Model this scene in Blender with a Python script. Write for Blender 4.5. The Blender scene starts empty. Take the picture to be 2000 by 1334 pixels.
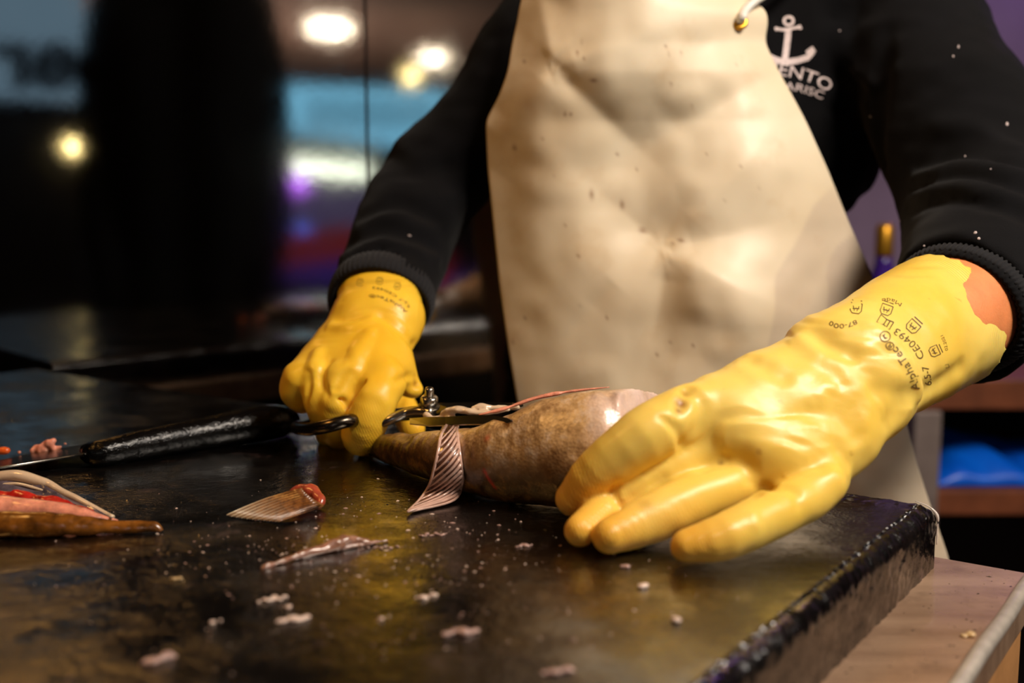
import bpy, bmesh, math, random
import numpy as np
from mathutils import Vector, Matrix
from mathutils.bvhtree import BVHTree
random.seed(7)
S = bpy.context.scene
COL = S.collection

# ------------------------------------------------------------------ camera
H = 0.17            # lens height above the cutting board (board top is z = 0)
F = 2100.0          # focal length in pixels of the 2000 px wide frame
TH = math.atan((667 - 410) / F)
cam_d = bpy.data.cameras.new('camera')
cam = bpy.data.objects.new('camera', cam_d); COL.objects.link(cam)
cam.location = (0, 0, H); cam.rotation_euler = (math.pi / 2 - TH, 0, 0)
cam_d.sensor_width = 36; cam_d.lens = 36 * F / 2000; cam_d.clip_start = 0.02
cam_d.dof.use_dof = True; cam_d.dof.focus_distance = 0.655; cam_d.dof.aperture_fstop = 4.0
S.camera = cam

def lin(c):
    return tuple(((v / 255) / 12.92 if v / 255 <= 0.04045 else ((v / 255 + 0.055) / 1.055) ** 2.4) for v in c) + (1,)

# ------------------------------------------------------------------ world, lights, exposure
W = bpy.data.worlds.new('world'); S.world = W; W.use_nodes = True
W.node_tree.nodes['Background'].inputs[0].default_value = lin((120, 92, 84))
W.node_tree.nodes['Background'].inputs[1].default_value = 0.05
S.view_settings.view_transform = 'Standard'; S.view_settings.look = 'None'
S.view_settings.exposure = 0.0; S.view_settings.gamma = 1; S.view_settings.use_curve_mapping = False

def area(name, loc, target, size, power, color, size_y=None):
    l = bpy.data.lights.new(name, 'AREA'); l.energy = power; l.color = lin(color)[:3]
    l.shape = 'RECTANGLE'; l.size = size; l.size_y = size_y or size
    o = bpy.data.objects.new(name, l); COL.objects.link(o); o.location = loc
    o.rotation_euler = (Vector(target) - Vector(loc)).to_track_quat('-Z', 'Y').to_euler()
    return o
area('counter_lamp_light', (0.78, 0.16, 1.08), (0.22, 0.78, 0.1), 0.44, 22.5, (255, 240, 222), 0.28)
area('stall_lamp_light', (-0.85, 0.35, 1.15), (0.0, 0.8, 0.1), 0.30, 4.0, (255, 184, 96), 0.2)
area('right_fill_light', (1.7, 0.3, 1.30), (0.3, 0.8, 0.2), 0.5, 7.0, (255, 244, 236))  # unseen neutral fill added from the right to brighten the steel
area('purple_lamp_light', (1.35, 2.42, 1.30), (1.35, 2.62, 0.5), 0.3, 4.5, (170, 110, 255))
area('ceiling_fill_light', (-1.0, -5.0, 0.2), (-1.0, -5.5, 1.4), 1.8, 60, (255, 224, 205))  # unseen upward fill added to light the hall ceiling

# ------------------------------------------------------------------ geometry of the view
CT, ST = math.cos(TH), math.sin(TH)
def ray(px, py):
    x = (px - 1000) / F; y = -(py - 667) / F
    return np.array([x, CT + y * ST, -ST + y * CT])
def P(px, py, Y):
    d = ray(px, py); return np.array([0, 0, H]) + d * (Y / d[1])
def PZ(px, py, z):
    d = ray(px, py); return np.array([0, 0, H]) + d * ((z - H) / d[2])
def C(px, py, rp):                      # centre and radius of a round thing that rests on the board
    d = ray(px, py); s = -d[2] / d[1]
    Y = H / (s + rp / F); p = P(px, py, Y); return p, p[2]
MN = np.array([-0.065, 0.998, 0.0]); MN /= np.linalg.norm(MN); MD = 1.20    # polished wall plane
def R(px, py, Yv):                      # a point seen in the polished wall, given its distance behind the wall
    p = P(px, py, Yv); return p - 2 * (p @ MN - MD) * MN
DL = np.array([-0.8145, 0.5801, 0.0]); DN = np.array([-0.5801, -0.8145, 0.0])    # along the board's back edge / along its right edge
BC = PZ(1830, 985, 0)                   # back right corner of the board

# ------------------------------------------------------------------ helpers
def tag(o, label=None, cat=None, group=None, kind=None):
    if label: o['label'] = label
    if cat: o['category'] = cat
    if group: o['group'] = group
    if kind: o['kind'] = kind
    return o
def empty(name, loc, label, cat, group=None):
    o = bpy.data.objects.new(name, None); COL.objects.link(o); o.location = tuple(loc); o.empty_display_size = 0.03
    return tag(o, label, cat, group)
def link(name, me, mat, parent=None, smooth=True):
    o = bpy.data.objects.new(name, me); COL.objects.link(o)
    if mat: me.materials.append(mat)
    if smooth and len(me.polygons):
        me.polygons.foreach_set('use_smooth', [True] * len(me.polygons))
    if parent:
        o.parent = parent
        off = np.zeros(3); q = parent
        while q: off += np.array(q.location); q = q.parent
        o.location = tuple(-off)
    return o
def mesh(verts, faces, name='m'):
    me = bpy.data.meshes.new(name)
    if isinstance(verts, np.ndarray) and isinstance(faces, np.ndarray):
        k = faces.shape[1]; n = len(faces)
        me.vertices.add(len(verts)); me.vertices.foreach_set('co', verts.astype(np.float32).ravel())
        me.loops.add(n * k); me.loops.foreach_set('vertex_index', faces.astype(np.int32).ravel())
        me.polygons.add(n); me.polygons.foreach_set('loop_start', np.arange(0, n * k, k, dtype=np.int32))
        me.polygons.foreach_set('loop_total', np.full(n, k, dtype=np.int32))
        me.update(calc_edges=True); me.validate()
    else:
        me.from_pydata([tuple(v) for v in verts], [], [tuple(f) for f in faces]); me.update()
    return me
def rebase(o):                          # put the origin of a one-mesh thing at its own base
    me = o.data; n = len(me.vertices); a = np.empty(n * 3, np.float32); me.vertices.foreach_get('co', a); a = a.reshape(-1, 3)
    c = np.array([(a[:, 0].min() + a[:, 0].max()) / 2, (a[:, 1].min() + a[:, 1].max()) / 2, a[:, 2].min()])
    me.vertices.foreach_set('co', (a - c).ravel()); me.update(); o.location = tuple(np.array(o.location) + c); return o
def bm_mesh(bm):
    me = bpy.data.meshes.new('m'); bmesh.ops.recalc_face_normals(bm, faces=bm.faces); bm.to_mesh(me); bm.free(); return me
def box_bm(lo, hi, bev=0.0, seg=2, bm=None, mat=None):
    own = bmesh.new(); bmesh.ops.create_cube(own, size=1)
    lo, hi = Vector(lo), Vector(hi)
    for v in own.verts: v.co = Vector(((v.co.x + .5) * (hi.x - lo.x) + lo.x, (v.co.y + .5) * (hi.y - lo.y) + lo.y, (v.co.z + .5) * (hi.z - lo.z) + lo.z))
    if bev: bmesh.ops.bevel(own, geom=own.edges[:], offset=bev, segments=seg, affect='EDGES', profile=0.6)
    if mat is not None: bmesh.ops.transform(own, matrix=mat, verts=own.verts)
    if bm is None: return own
    t = bpy.data.meshes.new('t'); own.to_mesh(t); own.free(); bm.from_mesh(t); bpy.data.meshes.remove(t); return bm
def frame_matrix(o, x, y, z=(0, 0, 1)):
    x, y, z = Vector(x).normalized(), Vector(y).normalized(), Vector(z).normalized()
    m = Matrix((x, y, z)).transposed().to_4x4(); m.translation = Vector(o); return m
def catmull(pts, n):
    pts = np.array(pts, float); m = len(pts)
    if m == 2:
        t = np.linspace(0, 1, n)[:, None]; return pts[0] * (1 - t) + pts[1] * t
    ext = np.vstack([2 * pts[0] - pts[1], pts, 2 * pts[-1] - pts[-2]]); out = []
    for s in np.linspace(0, m - 1, n):
        i = min(int(s), m - 2); t = s - i; a, b, c, d = ext[i], ext[i + 1], ext[i + 2], ext[i + 3]
        out.append(0.5 * (2 * b + (c - a) * t + (2 * a - 5 * b + 4 * c - d) * t * t + (3 * b - a - 3 * c + d) * t ** 3))
    return np.array(out)
def tube_vf(pts, rad, seg=10, flat=1.0, up=None, cap=True):
    pts = np.array(pts, float); n = len(pts); rad = np.broadcast_to(np.array(rad, float), (n,))
    T = np.gradient(pts, axis=0); T /= np.linalg.norm(T, axis=1)[:, None] + 1e-12
    u = np.array(up if up is not None else (0, 0, 1.0)); V = []
    for i in range(n):
        a = np.cross(T[i], u); a /= np.linalg.norm(a) + 1e-12; b = np.cross(a, T[i])
        for k in range(seg):
            an = 2 * math.pi * k / seg; V.append(pts[i] + rad[i] * (math.cos(an) * a + math.sin(an) * b * flat))
    Fc = [(i * seg + k, i * seg + (k + 1) % seg, (i + 1) * seg + (k + 1) % seg, (i + 1) * seg + k) for i in range(n - 1) for k in range(seg)]
    if cap: Fc.append(tuple(range(seg))[::-1]); Fc.append(tuple((n - 1) * seg + k for k in range(seg)))
    return V, Fc
def tube(name, pts, rad, mat, parent=None, seg=10, flat=1.0, up=None):
    v, f = tube_vf(pts, rad, seg, flat, up); return link(name, mesh(v, f), mat, parent)
def grid(name, G, mat, parent=None, thick=0.0):       # G: rows x cols x 3
    r, c = G.shape[:2]; V = G.reshape(-1, 3); i = np.arange((r - 1) * (c - 1)); a = (i // (c - 1)) * c + i % (c - 1)
    Fc = np.stack([a, a + 1, a + c + 1, a + c], 1)
    o = link(name, mesh(np.array(V), Fc), mat, parent)
    if thick:
        m = o.modifiers.new('thick', 'SOLIDIFY'); m.thickness = thick; m.offset = 0
    return o
def spin(name, prof, origin, axis, mat, parent=None, seg=32):
    o = Vector(origin); ax = Vector(axis).normalized(); q = ax.to_track_quat('Z', 'Y'); V = []; n = len(prof)
    for r, z in prof:
        for k in range(seg):
            a = 2 * math.pi * k / seg; V.append(o + q @ Vector((r * math.cos(a), r * math.sin(a), z)))
    Fc = [(i * seg + k, i * seg + (k + 1) % seg, (i + 1) * seg + (k + 1) % seg, (i + 1) * seg + k) for i in range(n - 1) for k in range(seg)]
    Fc += [tuple(range(seg))[::-1], tuple((n - 1) * seg + k for k in range(seg))]
    return link(name, mesh(V, Fc), mat, parent)

def vnoise(p, s=1.0, seed=0):
    q = np.asarray(p, np.float32) * s + seed * 17.13; i = np.floor(q).astype(np.int64); f = q - i; f = f * f * (3 - 2 * f)
    def h(dx, dy, dz):
        n = (i[..., 0] + dx) * 73856093 ^ (i[..., 1] + dy) * 19349663 ^ (i[..., 2] + dz) * 83492791
        n = (n ^ (n >> 13)) * 1274126177 & 0x7fffffff; n = (n ^ (n >> 15)) * 668265263 & 0x7fffffff
        return (n % 65536) / 32768.0 - 1.0
    x, y, z = f[..., 0], f[..., 1], f[..., 2]
    return ((h(0,0,0)*(1-x)+h(1,0,0)*x)*(1-y)+(h(0,1,0)*(1-x)+h(1,1,0)*x)*y)*(1-z) + ((h(0,0,1)*(1-x)+h(1,0,1)*x)*(1-y)+(h(0,1,1)*(1-x)+h(1,1,1)*x)*y)*z

class Field:                            # a distance field that grows organic bodies as one continuous skin
    def __init__(s, lo, hi, h):
        s.h = h; s.lo = np.array(lo, float); n = np.ceil((np.array(hi) - s.lo) / h).astype(int) + 1
        s.n = n; s.F = np.full(tuple(n), 0.05, np.float32)
        s.ax = [s.lo[i] + h * np.arange(n[i]) for i in range(3)]
    def win(s, lo, hi):
        a = np.clip(((lo - s.lo) / s.h).astype(int), 0, s.n - 1); b = np.clip(((hi - s.lo) / s.h).astype(int) + 2, 1, s.n)
        sl = tuple(slice(a[i], max(b[i], a[i] + 1)) for i in range(3))
        X, Y, Z = np.meshgrid(s.ax[0][sl[0]], s.ax[1][sl[1]], s.ax[2][sl[2]], indexing='ij')
        return sl, np.stack([X, Y, Z], -1).astype(np.float32)
    def cone(s, a, b, ra, rb, k=0.006, op='add', squash=None):
        a, b = np.array(a, np.float32), np.array(b, np.float32); m = max(ra, rb) + k + 3 * s.h
        if squash is not None: m = m / min(1.0, min(squash[1], 1.0)) if squash[1] < 1 else m
        sl, p = s.win(np.minimum(a, b) - m, np.maximum(a, b) + m)
        ab = b - a; L = float(ab @ ab) + 1e-12; t = np.clip(((p - a) @ ab) / L, 0, 1)
        dv = p - (a + t[..., None] * ab)
        if squash is not None:           # (axis, factor): thickness along axis is scaled by 1/factor
            ax = np.array(squash[0], np.float32); ax /= np.linalg.norm(ax); dv = dv + (dv @ ax)[..., None] * ax * (squash[1] - 1)
        d = np.linalg.norm(dv, axis=-1) - (ra + (rb - ra) * t)
        A = s.F[sl]
        if op == 'add':
            if k: hh = np.maximum(k - np.abs(A - d), 0) / k; s.F[sl] = np.minimum(A, d) - hh * hh * k / 4
            else: s.F[sl] = np.minimum(A, d)
        else:
            d = -d; hh = np.maximum(k - np.abs(A - d), 0) / k; s.F[sl] = np.maximum(A, d) + hh * hh * k / 4
    def stroke(s, segs, k, op='add', squash=None):       # all pieces first joined plainly, then blended once
        if not segs: return
        m = max(max(g[2], g[3]) for g in segs) * (1.0 if squash is None or squash[1] > 1 else 1 / squash[1]) + k + 3 * s.h
        P_ = np.array([g[0] for g in segs] + [g[1] for g in segs]); lo, hi = P_.min(0) - m, P_.max(0) + m
        a = np.clip(((lo - s.lo) / s.h).astype(int), 0, s.n - 2); b = np.clip(((hi - s.lo) / s.h).astype(int) + 2, 2, s.n); b = np.maximum(b, a + 1)
        t = Field.__new__(Field); t.h = s.h; t.lo = s.lo + a * s.h; t.n = b - a; t.F = np.full(tuple(b - a), 0.05, np.float32); t.ax = [s.ax[i][a[i]:b[i]] for i in range(3)]
        for g in segs: t.cone(g[0], g[1], g[2], g[3], 0, 'add', squash)
        A = s.F[a[0]:b[0], a[1]:b[1], a[2]:b[2]]; d = t.F
        if op == 'add': hh = np.maximum(k - np.abs(A - d), 0) / max(k, 1e-6); A[...] = np.minimum(A, d) - hh * hh * k / 4
        else: d = -d; hh = np.maximum(k - np.abs(A - d), 0) / max(k, 1e-6); A[...] = np.maximum(A, d) + hh * hh * k / 4
    def chain(s, pts, rad, k=0.006, n=None, op='add', squash=None):
        pr_ = np.hstack([np.array(pts, float), np.array(rad, float)[:, None]]); n = n or 6 * (len(pr_) - 1) + 1
        q = catmull(pr_, n); s.stroke([(q[i, :3], q[i + 1, :3], max(q[i, 3], 2e-4), max(q[i + 1, 3], 2e-4)) for i in range(n - 1)], k, op, squash)
    def clip(s, c, n, wave=None):        # keep the side where (p-c).n < 0
        X = np.stack(np.meshgrid(*s.ax, indexing='ij'), -1).astype(np.float32) - np.array(c, np.float32)
        d = X @ np.array(n, np.float32)
        if wave is not None:
            u, v, kk, am = wave; d = d + am * np.abs(np.sin(np.arctan2(X @ np.array(u, np.float32), X @ np.array(v, np.float32)) * kk))
        s.F = np.maximum(s.F, d)
    def perturb(s, fn, band=0.02):
        idx = np.where(np.abs(s.F) < band); p = np.stack([s.ax[i][idx[i]] for i in range(3)], -1); s.F[idx] += fn(p).astype(np.float32)
    def at(s, p):
        g = (p - s.lo) / s.h; i = np.floor(g).astype(int)
        if (i < 0).any() or (i >= s.n - 1).any(): return 0.05
        f = g - i; c = s.F[i[0]:i[0] + 2, i[1]:i[1] + 2, i[2]:i[2] + 2]
        c = c[0] * (1 - f[0]) + c[1] * f[0]; c = c[0] * (1 - f[1]) + c[1] * f[1]; return float(c[0] * (1 - f[2]) + c[1] * f[2])
    def hit(s, px, py, y0=0.3, y1=1.4):
        d = ray(px, py); Y = y0; o = np.array([0, 0, H])
        while Y < y1:
            v = s.at(o + d * (Y / d[1]))
            if v < 0: return o + d * (Y / d[1])
            Y += max(0.0007, min(v * 0.7, 0.02))
        return None
    def groove(s, pix, r, k=0.004, op='sub', n=14, a=None):   # a fold pressed into (or raised on) the skin
        inset = 0.0 if a is None else (r + k / 4 - a) * (1 if op == 'add' else -1)
        q = catmull(np.array(pix, float), n); hp = [(s.hit(a[0], a[1]), i) for i, a in enumerate(q)]
        pts = [(h - np.array([0, 0, H])) * 1.0 + np.array([0, 0, H]) + ray(q[i][0], q[i][1]) * inset for h, i in hp if h is not None]
        e = lambda j: r * (0.35 + 0.65 * math.sin(math.pi * min(max((j + 0.5) / len(pts), 0.08), 0.92)))
        s.stroke([(pts[i], pts[i + 1], e(i), e(i + 1)) for i in range(len(pts) - 1) if np.linalg.norm(pts[i] - pts[i + 1]) < 0.02], k, op)
    def extract(s):
        Fv = s.F; ins = Fv < 0; n = s.n; CO = [(a, b, c) for a in (0, 1) for b in (0, 1) for c in (0, 1)]
        cnt = np.zeros(tuple(n - 1), np.int8)
        for a, b, c in CO: cnt += ins[a:n[0] - 1 + a, b:n[1] - 1 + b, c:n[2] - 1 + c]
        act = np.argwhere((cnt > 0) & (cnt < 8)); idm = np.full(tuple(n - 1), -1, np.int64); idm[tuple(act.T)] = np.arange(len(act))
        val = {c: Fv[act[:, 0] + c[0], act[:, 1] + c[1], act[:, 2] + c[2]] for c in CO}
        acc = np.zeros((len(act), 3)); w = np.zeros(len(act))
        for c in CO:
            for ax in range(3):
                if c[ax]: continue
                d = list(c); d[ax] = 1; d = tuple(d); u, v = val[c], val[d]; m = (u < 0) != (v < 0)
                t = np.where(m, u / (u - v + 1e-20), 0); q = np.zeros((len(act), 3)); q[:] = c; q[:, ax] += t
                acc[m] += q[m]; w[m] += 1
        V = s.lo + s.h * (act + acc / w[:, None]); Q = []
        for ax in range(3):
            b, c = (ax + 1) % 3, (ax + 2) % 3
            s0 = [slice(None)] * 3; s1 = [slice(None)] * 3; s0[ax] = slice(0, -1); s1[ax] = slice(1, None)
            e = np.argwhere(ins[tuple(s0)] != ins[tuple(s1)]); e = e[(e[:, b] > 0) & (e[:, c] > 0) & (e[:, b] < n[b] - 1) & (e[:, c] < n[c] - 1)]
            up = ins[e[:, 0], e[:, 1], e[:, 2]]
            def cell(db, dc):
                q = e.copy(); q[:, b] -= db; q[:, c] -= dc; return idm[q[:, 0], q[:, 1], q[:, 2]]
            f = np.stack([cell(1, 1), cell(0, 1), cell(0, 0), cell(1, 0)], 1); f[~up] = f[~up][:, ::-1]; Q.append(f)
        Q = np.vstack(Q); Q = Q[(Q >= 0).all(1)]
        return V, Q
    def build(s, name, mat, parent=None, relax=1):
        V, Q = s.extract()
        for _ in range(relax):
            A = np.zeros_like(V); c = np.zeros(len(V))
            for i in range(4):
                j = (i + 1) % 4; np.add.at(A, Q[:, i], V[Q[:, j]]); np.add.at(c, Q[:, i], 1); np.add.at(A, Q[:, j], V[Q[:, i]]); np.add.at(c, Q[:, j], 1)
            V = V * 0.5 + 0.5 * A / np.maximum(c, 1)[:, None]
        o = link(name, mesh(V, Q), mat, parent); o['_n'] = 0; del o['_n']; return o, V
def attr(o, name, vals):
    a = o.data.attributes.new(name, 'FLOAT', 'POINT'); a.data.foreach_set('value', np.asarray(vals, np.float32))

# ------------------------------------------------------------------ materials
class NT:
    def __init__(s, name):
        s.m = bpy.data.materials.new(name); s.m.use_nodes = True; s.t = s.m.node_tree; s.b = s.t.nodes['Principled BSDF']; s.L = s.t.links.new
    def n(s, typ, **kw):
        x = s.t.nodes.new(typ)
        for k, v in kw.items():
            if k in x.inputs: x.inputs[k].default_value = v
            else: setattr(x, k, v)
        return x
    def coords(s, scale=(1, 1, 1), rot=(0, 0, 0)):
        g = s.n('ShaderNodeNewGeometry'); mp = s.n('ShaderNodeMapping'); mp.inputs['Scale'].default_value = scale; mp.inputs['Rotation'].default_value = rot
        tc = s.n('ShaderNodeTexCoord'); s.L(tc.outputs['Object'], mp.inputs['Vector']); return mp.outputs['Vector']
    def noise(s, scale, detail=4, rough=0.6, vec=None, dist=0):
        x = s.n('ShaderNodeTexNoise', Scale=scale, Detail=detail, Roughness=rough, Distortion=dist); s.L(vec or s.coords(), x.inputs['Vector']); return x.outputs['Fac']
    def ramp(s, fac, stops):
        r = s.n('ShaderNodeValToRGB'); e = r.color_ramp.elements
        while len(e) < len(stops): e.new(0.5)
        for el, (p, c) in zip(e, stops):
            el.position = p; el.color = c if len(c) == 4 else lin(c)
        s.L(fac, r.inputs['Fac']); return r.outputs['Color']
    def mix(s, fac, a, b, mode='MIX'):
        x = s.n('ShaderNodeMix', data_type='RGBA', blend_type=mode)
        for v, i in ((fac, 0), (a, 6), (b, 7)):
            if hasattr(v, 'is_output') or hasattr(v, 'links'): s.L(v, x.inputs[i])
            else: x.inputs[i].default_value = v
        return x.outputs[2]
    def math(s, op, a, b=0.0, c=None):
        x = s.n('ShaderNodeMath', operation=op)
        for i, v in enumerate((a, b) if c is None else (a, b, c)):
            if hasattr(v, 'links'): s.L(v, x.inputs[i])
            else: x.inputs[i].default_value = v
        return x.outputs[0]
    def attr(s, name):
        return s.n('ShaderNodeAttribute', attribute_name=name).outputs['Fac']
    def bump(s, h, strength=0.3, dist=0.001, prev=None):
        x = s.n('ShaderNodeBump', Strength=strength, Distance=dist); s.L(h, x.inputs['Height'])
        if prev: s.L(prev, x.inputs['Normal'])
        return x.outputs['Normal']
    def set(s, **kw):
        for k, v in kw.items():
            k = k.replace('_', ' ')
            if hasattr(v, 'links'): s.L(v, s.b.inputs[k])
            else: s.b.inputs[k].default_value = v
        return s.m
BLK, WHT = (0, 0, 0, 1), (1, 1, 1, 1)

def simple(name, col, rough=0.5, metal=0.0, var=0.25, nscale=30, bump=0.0, bscale=200, spec=0.5, **kw):
    t = NT(name); c = lin(col); f = t.noise(nscale)
    d = tuple(v * (1 - var) for v in c[:3]) + (1,); l = tuple(min(1, v * (1 + var)) for v in c[:3]) + (1,)
    t.set(Base_Color=t.ramp(f, [(0.3, d), (0.7, l)]), Roughness=rough, Metallic=metal, Specular_IOR_Level=spec, **kw)
    if bump: t.set(Normal=t.bump(t.noise(bscale), bump, 0.001))
    return t.m
def emit(name, col, strength, base=(20, 20, 20)):
    t = NT(name); t.set(Base_Color=lin(base), Emission_Color=lin(col), Emission_Strength=strength, Roughness=0.5); return t.m

def glove_mat(name, base, deep):
    t = NT(name); big = t.noise(14, 2, 0.5); fine = t.noise(900, 2, 0.5)
    c = t.ramp(big, [(0.30, deep), (0.68, base)])
    c = t.mix(t.attr('tip'), c, lin((236, 158, 18)))
    sp = t.ramp(t.noise(160, 2, 0.5), [(0.72, BLK), (0.80, WHT)])
    c = t.mix(t.math('MULTIPLY', sp, 0.25), c, lin((150, 92, 20)))
    c = t.mix(t.attr('stain'), c, lin((140, 74, 10)))
    # diamond grip pattern at the fingertips, moulded rings near the cuff
    v1 = t.n('ShaderNodeTexWave', Scale=190.0, Distortion=0.3); t.L(t.coords(rot=(0.6, 0.3, 0.2)), v1.inputs['Vector'])
    v2 = t.n('ShaderNodeTexWave', Scale=190.0, Distortion=0.3); t.L(t.coords(rot=(0.3, -0.5, 1.5)), v2.inputs['Vector'])
    dm = t.math('MULTIPLY', t.math('MULTIPLY', v1.outputs['Fac'], v2.outputs['Fac']), t.attr('tip'))
    ringh = t.math('MULTIPLY', t.math('SINE', t.math('MULTIPLY', t.attr('axial'), 2300.0)), t.attr('ring'))
    hgt = t.math('ADD', t.math('MULTIPLY', dm, 0.9), t.math('MULTIPLY', ringh, 0.35))
    hgt = t.math('ADD', hgt, t.math('MULTIPLY', fine, 0.10))
    hgt = t.math('ADD', hgt, t.math('MULTIPLY', t.noise(60, 3, 0.55), 0.5))
    t.set(Base_Color=c, Roughness=t.ramp(t.noise(35, 3), [(0.3, (0.28,) * 3 + (1,)), (0.7, (0.46,) * 3 + (1,))]), Normal=t.bump(hgt, 0.5, 0.0009),
          Subsurface_Weight=0.25, Subsurface_Radius=(0.012, 0.006, 0.0015), Subsurface_Scale=0.5, Coat_Weight=0.06, Coat_Roughness=0.3, Specular_IOR_Level=0.32)
    return t.m
M = {}
M['glove_right'] = glove_mat('yellow_latex', lin((244, 214, 112)), lin((238, 198, 80)))
M['glove_left'] = glove_mat('golden_lit_latex', lin((244, 200, 60)), lin((236, 180, 30)))  # same latex, deeper: the fist's golden light is put into the colour
M['ink'] = simple('printed_ink', (92, 70, 28), 0.6, var=0.1)
M['ink_faint'] = simple('faint_printed_ink', (118, 92, 26), 0.6, var=0.1)
M['skin'] = simple('skin', (226, 138, 84), 0.5, var=0.12, nscale=60, bump=0.3, bscale=700, Subsurface_Weight=0.2, Subsurface_Radius=(0.01, 0.004, 0.002), Subsurface_Scale=0.4)
M['hair'] = simple('dark_hair', (30, 20, 15), 0.5)
M['knit'] = simple('black_jersey', (6, 6, 9), 0.85, var=0.35, nscale=25, bump=0.5, bscale=1500, spec=0.1, Sheen_Weight=0.04, Sheen_Roughness=0.5)
M['rib'] = simple('ribbed_jersey', (12, 12, 18), 0.8, var=0.3, nscale=60, bump=0.5, bscale=1500, spec=0.25, Sheen_Weight=0.1)
M['print'] = simple('white_screen_print', (214, 196, 194), 0.7, var=0.25, nscale=500)
M['trousers'] = simple('dark_cloth', (18, 18, 24), 0.9, bump=0.3)
M['shoe'] = simple('black_rubber', (12, 12, 12), 0.4)
M['steel'] = simple('steel', (176, 170, 160), 0.22, 1.0, var=0.15, nscale=80)
M['trim_steel'] = simple('worn_trim_steel', (206, 196, 184), 0.42, 0.55, var=0.2, nscale=80, bump=.3)
M['dark_steel'] = simple('darkened_steel', (92, 84, 74), 0.25, 1.0, var=0.4, nscale=60)  # dark metal; the blades' dark reflections are put into its colour
M['brass'] = simple('gold_foil', (220, 160, 50), 0.3, 0.8)

t = NT('apron_vinyl'); c = t.ramp(t.noise(7, 3), [(0.3, lin((218, 198, 166))), (0.7, lin((236, 222, 196)))])
c = t.mix(t.math('MULTIPLY', t.ramp(t.noise(22, 4, 0.6), [(0.55, BLK), (0.75, WHT)]), 0.30), c, lin((190, 150, 96)))
c = t.mix(t.attr('stain'), c, lin((120, 72, 34)))
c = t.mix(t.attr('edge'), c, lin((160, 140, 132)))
M['apron'] = t.set(Base_Color=c, Roughness=t.ramp(t.noise(9, 3), [(0.3, (0.36,) * 3 + (1,)), (0.7, (0.50,) * 3 + (1,))]), Specular_IOR_Level=0.45,
                   Normal=t.bump(t.noise(40, 3), 0.12, 0.002), Subsurface_Weight=0.1, Subsurface_Radius=(0.01, 0.006, 0.003), Subsurface_Scale=0.4)
M['strap'] = simple('white_plastic_cord', (226, 222, 214), 0.35, var=0.05)

t = NT('wet_black_board'); vec = t.coords()
n1 = t.noise(15, 5, 0.68, vec); n2 = t.noise(70, 5, 0.7, vec); n3 = t.noise(520, 3, 0.6, vec)
vs = t.coords(scale=(1, 1, 1)); 
c = t.ramp(n2, [(0.35, lin((4, 3, 3))), (0.60, lin((12, 9, 7))), (0.80, lin((32, 23, 17)))])
filmm = t.ramp(t.noise(24, 5, 0.72, vec), [(0.60, BLK), (0.70, WHT)]); c = t.mix(t.math('MULTIPLY', filmm, 0.28), c, lin((112, 88, 84)))
sp = t.ramp(t.noise(330, 3, 0.5, vec), [(0.70, BLK), (0.76, WHT)]); c = t.mix(t.math('MULTIPLY', sp, 0.30), c, lin((170, 140, 120)))
ro = t.ramp(n1, [(0.35, (0.26,) * 3 + (1,)), (0.60, (0.13,) * 3 + (1,))])
h = t.math('MULTIPLY', t.math('ADD', t.math('MULTIPLY', n3, 0.8), t.math('MULTIPLY', n2, 1.8)), t.ramp(n1, [(0.40, WHT), (0.60, (0.35,) * 3 + (1,))]))
wet = t.ramp(n1, [(0.42, BLK), (0.58, WHT)])
M['board'] = t.set(Base_Color=c, Roughness=ro, IOR=2.25, Normal=t.bump(h, 0.55, 0.0010), Coat_Weight=t.math('MULTIPLY', wet, 0.8), Coat_Roughness=0.10, Coat_Normal=t.bump(t.noise(110, 3, 0.6, vec), 0.5, 0.0008))

t = NT('wet_steel_counter'); vec = t.coords(); g = t.n('ShaderNodeTexNoise', Scale=6.0, Detail=5.0); t.L(t.coords(scale=(1, 8, 1)), g.inputs['Vector'])
c = t.ramp(g.outputs['Fac'], [(0.3, lin((150, 118, 94))), (0.7, lin((196, 162, 134)))])
c = t.mix(t.math('MULTIPLY', t.ramp(t.noise(30, 5, .7), [(0.5, BLK), (0.7, WHT)]), 0.4), c, lin((96, 72, 56)))
M['counter'] = t.set(Base_Color=c, Metallic=0.4, Roughness=t.ramp(t.noise(12), [(0.35, (0.2,) * 3 + (1,)), (0.65, (0.42,) * 3 + (1,))]), Normal=t.bump(t.noise(90, 4), 0.5, 0.001), Coat_Weight=0.4, Coat_Roughness=0.08)
M['panel'] = simple('tan_counter_panel', (206, 150, 96), 0.35, 0.2, var=0.2, nscale=15, bump=0.2)

t = NT('polished_dark_wall'); vec = t.coords()
dust = t.ramp(t.noise(260, 4, 0.7, vec), [(0.5, (0.0,) * 3 + (1,)), (0.75, (0.06,) * 3 + (1,))])
M['mirror'] = t.set(Base_Color=t.ramp(t.noise(3, 3, .6, vec), [(0.3, (0.36, 0.36, 0.37, 1)), (0.7, (0.48, 0.47, 0.46, 1))]), Metallic=1.0, Roughness=t.ramp(t.noise(5, 5, 0.65, vec), [(0.35, (0.03,) * 3 + (1,)), (0.7, (0.08,) * 3 + (1,))]), Normal=t.bump(t.noise(180, 4, 0.7, vec), 0.05, 0.0005))
M['ceiling'] = simple('hall_ceiling', (120, 98, 84), 0.8, var=0.3, nscale=2)
M['floor'] = simple('hall_floor', (60, 50, 48), 0.4, var=0.3, nscale=3)
M['wall'] = simple('hall_wall', (26, 20, 24), 0.7, var=0.3, nscale=2)
M['purple_wall'] = simple('purple_lit_wall', (150, 128, 150), 0.7, var=0.2, nscale=3)
M['dark'] = simple('black_paint', (8, 8, 9), 0.5)
M['wood'] = simple('brown_shelf_board', (120, 66, 40), 0.5, var=0.3, nscale=20)
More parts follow.
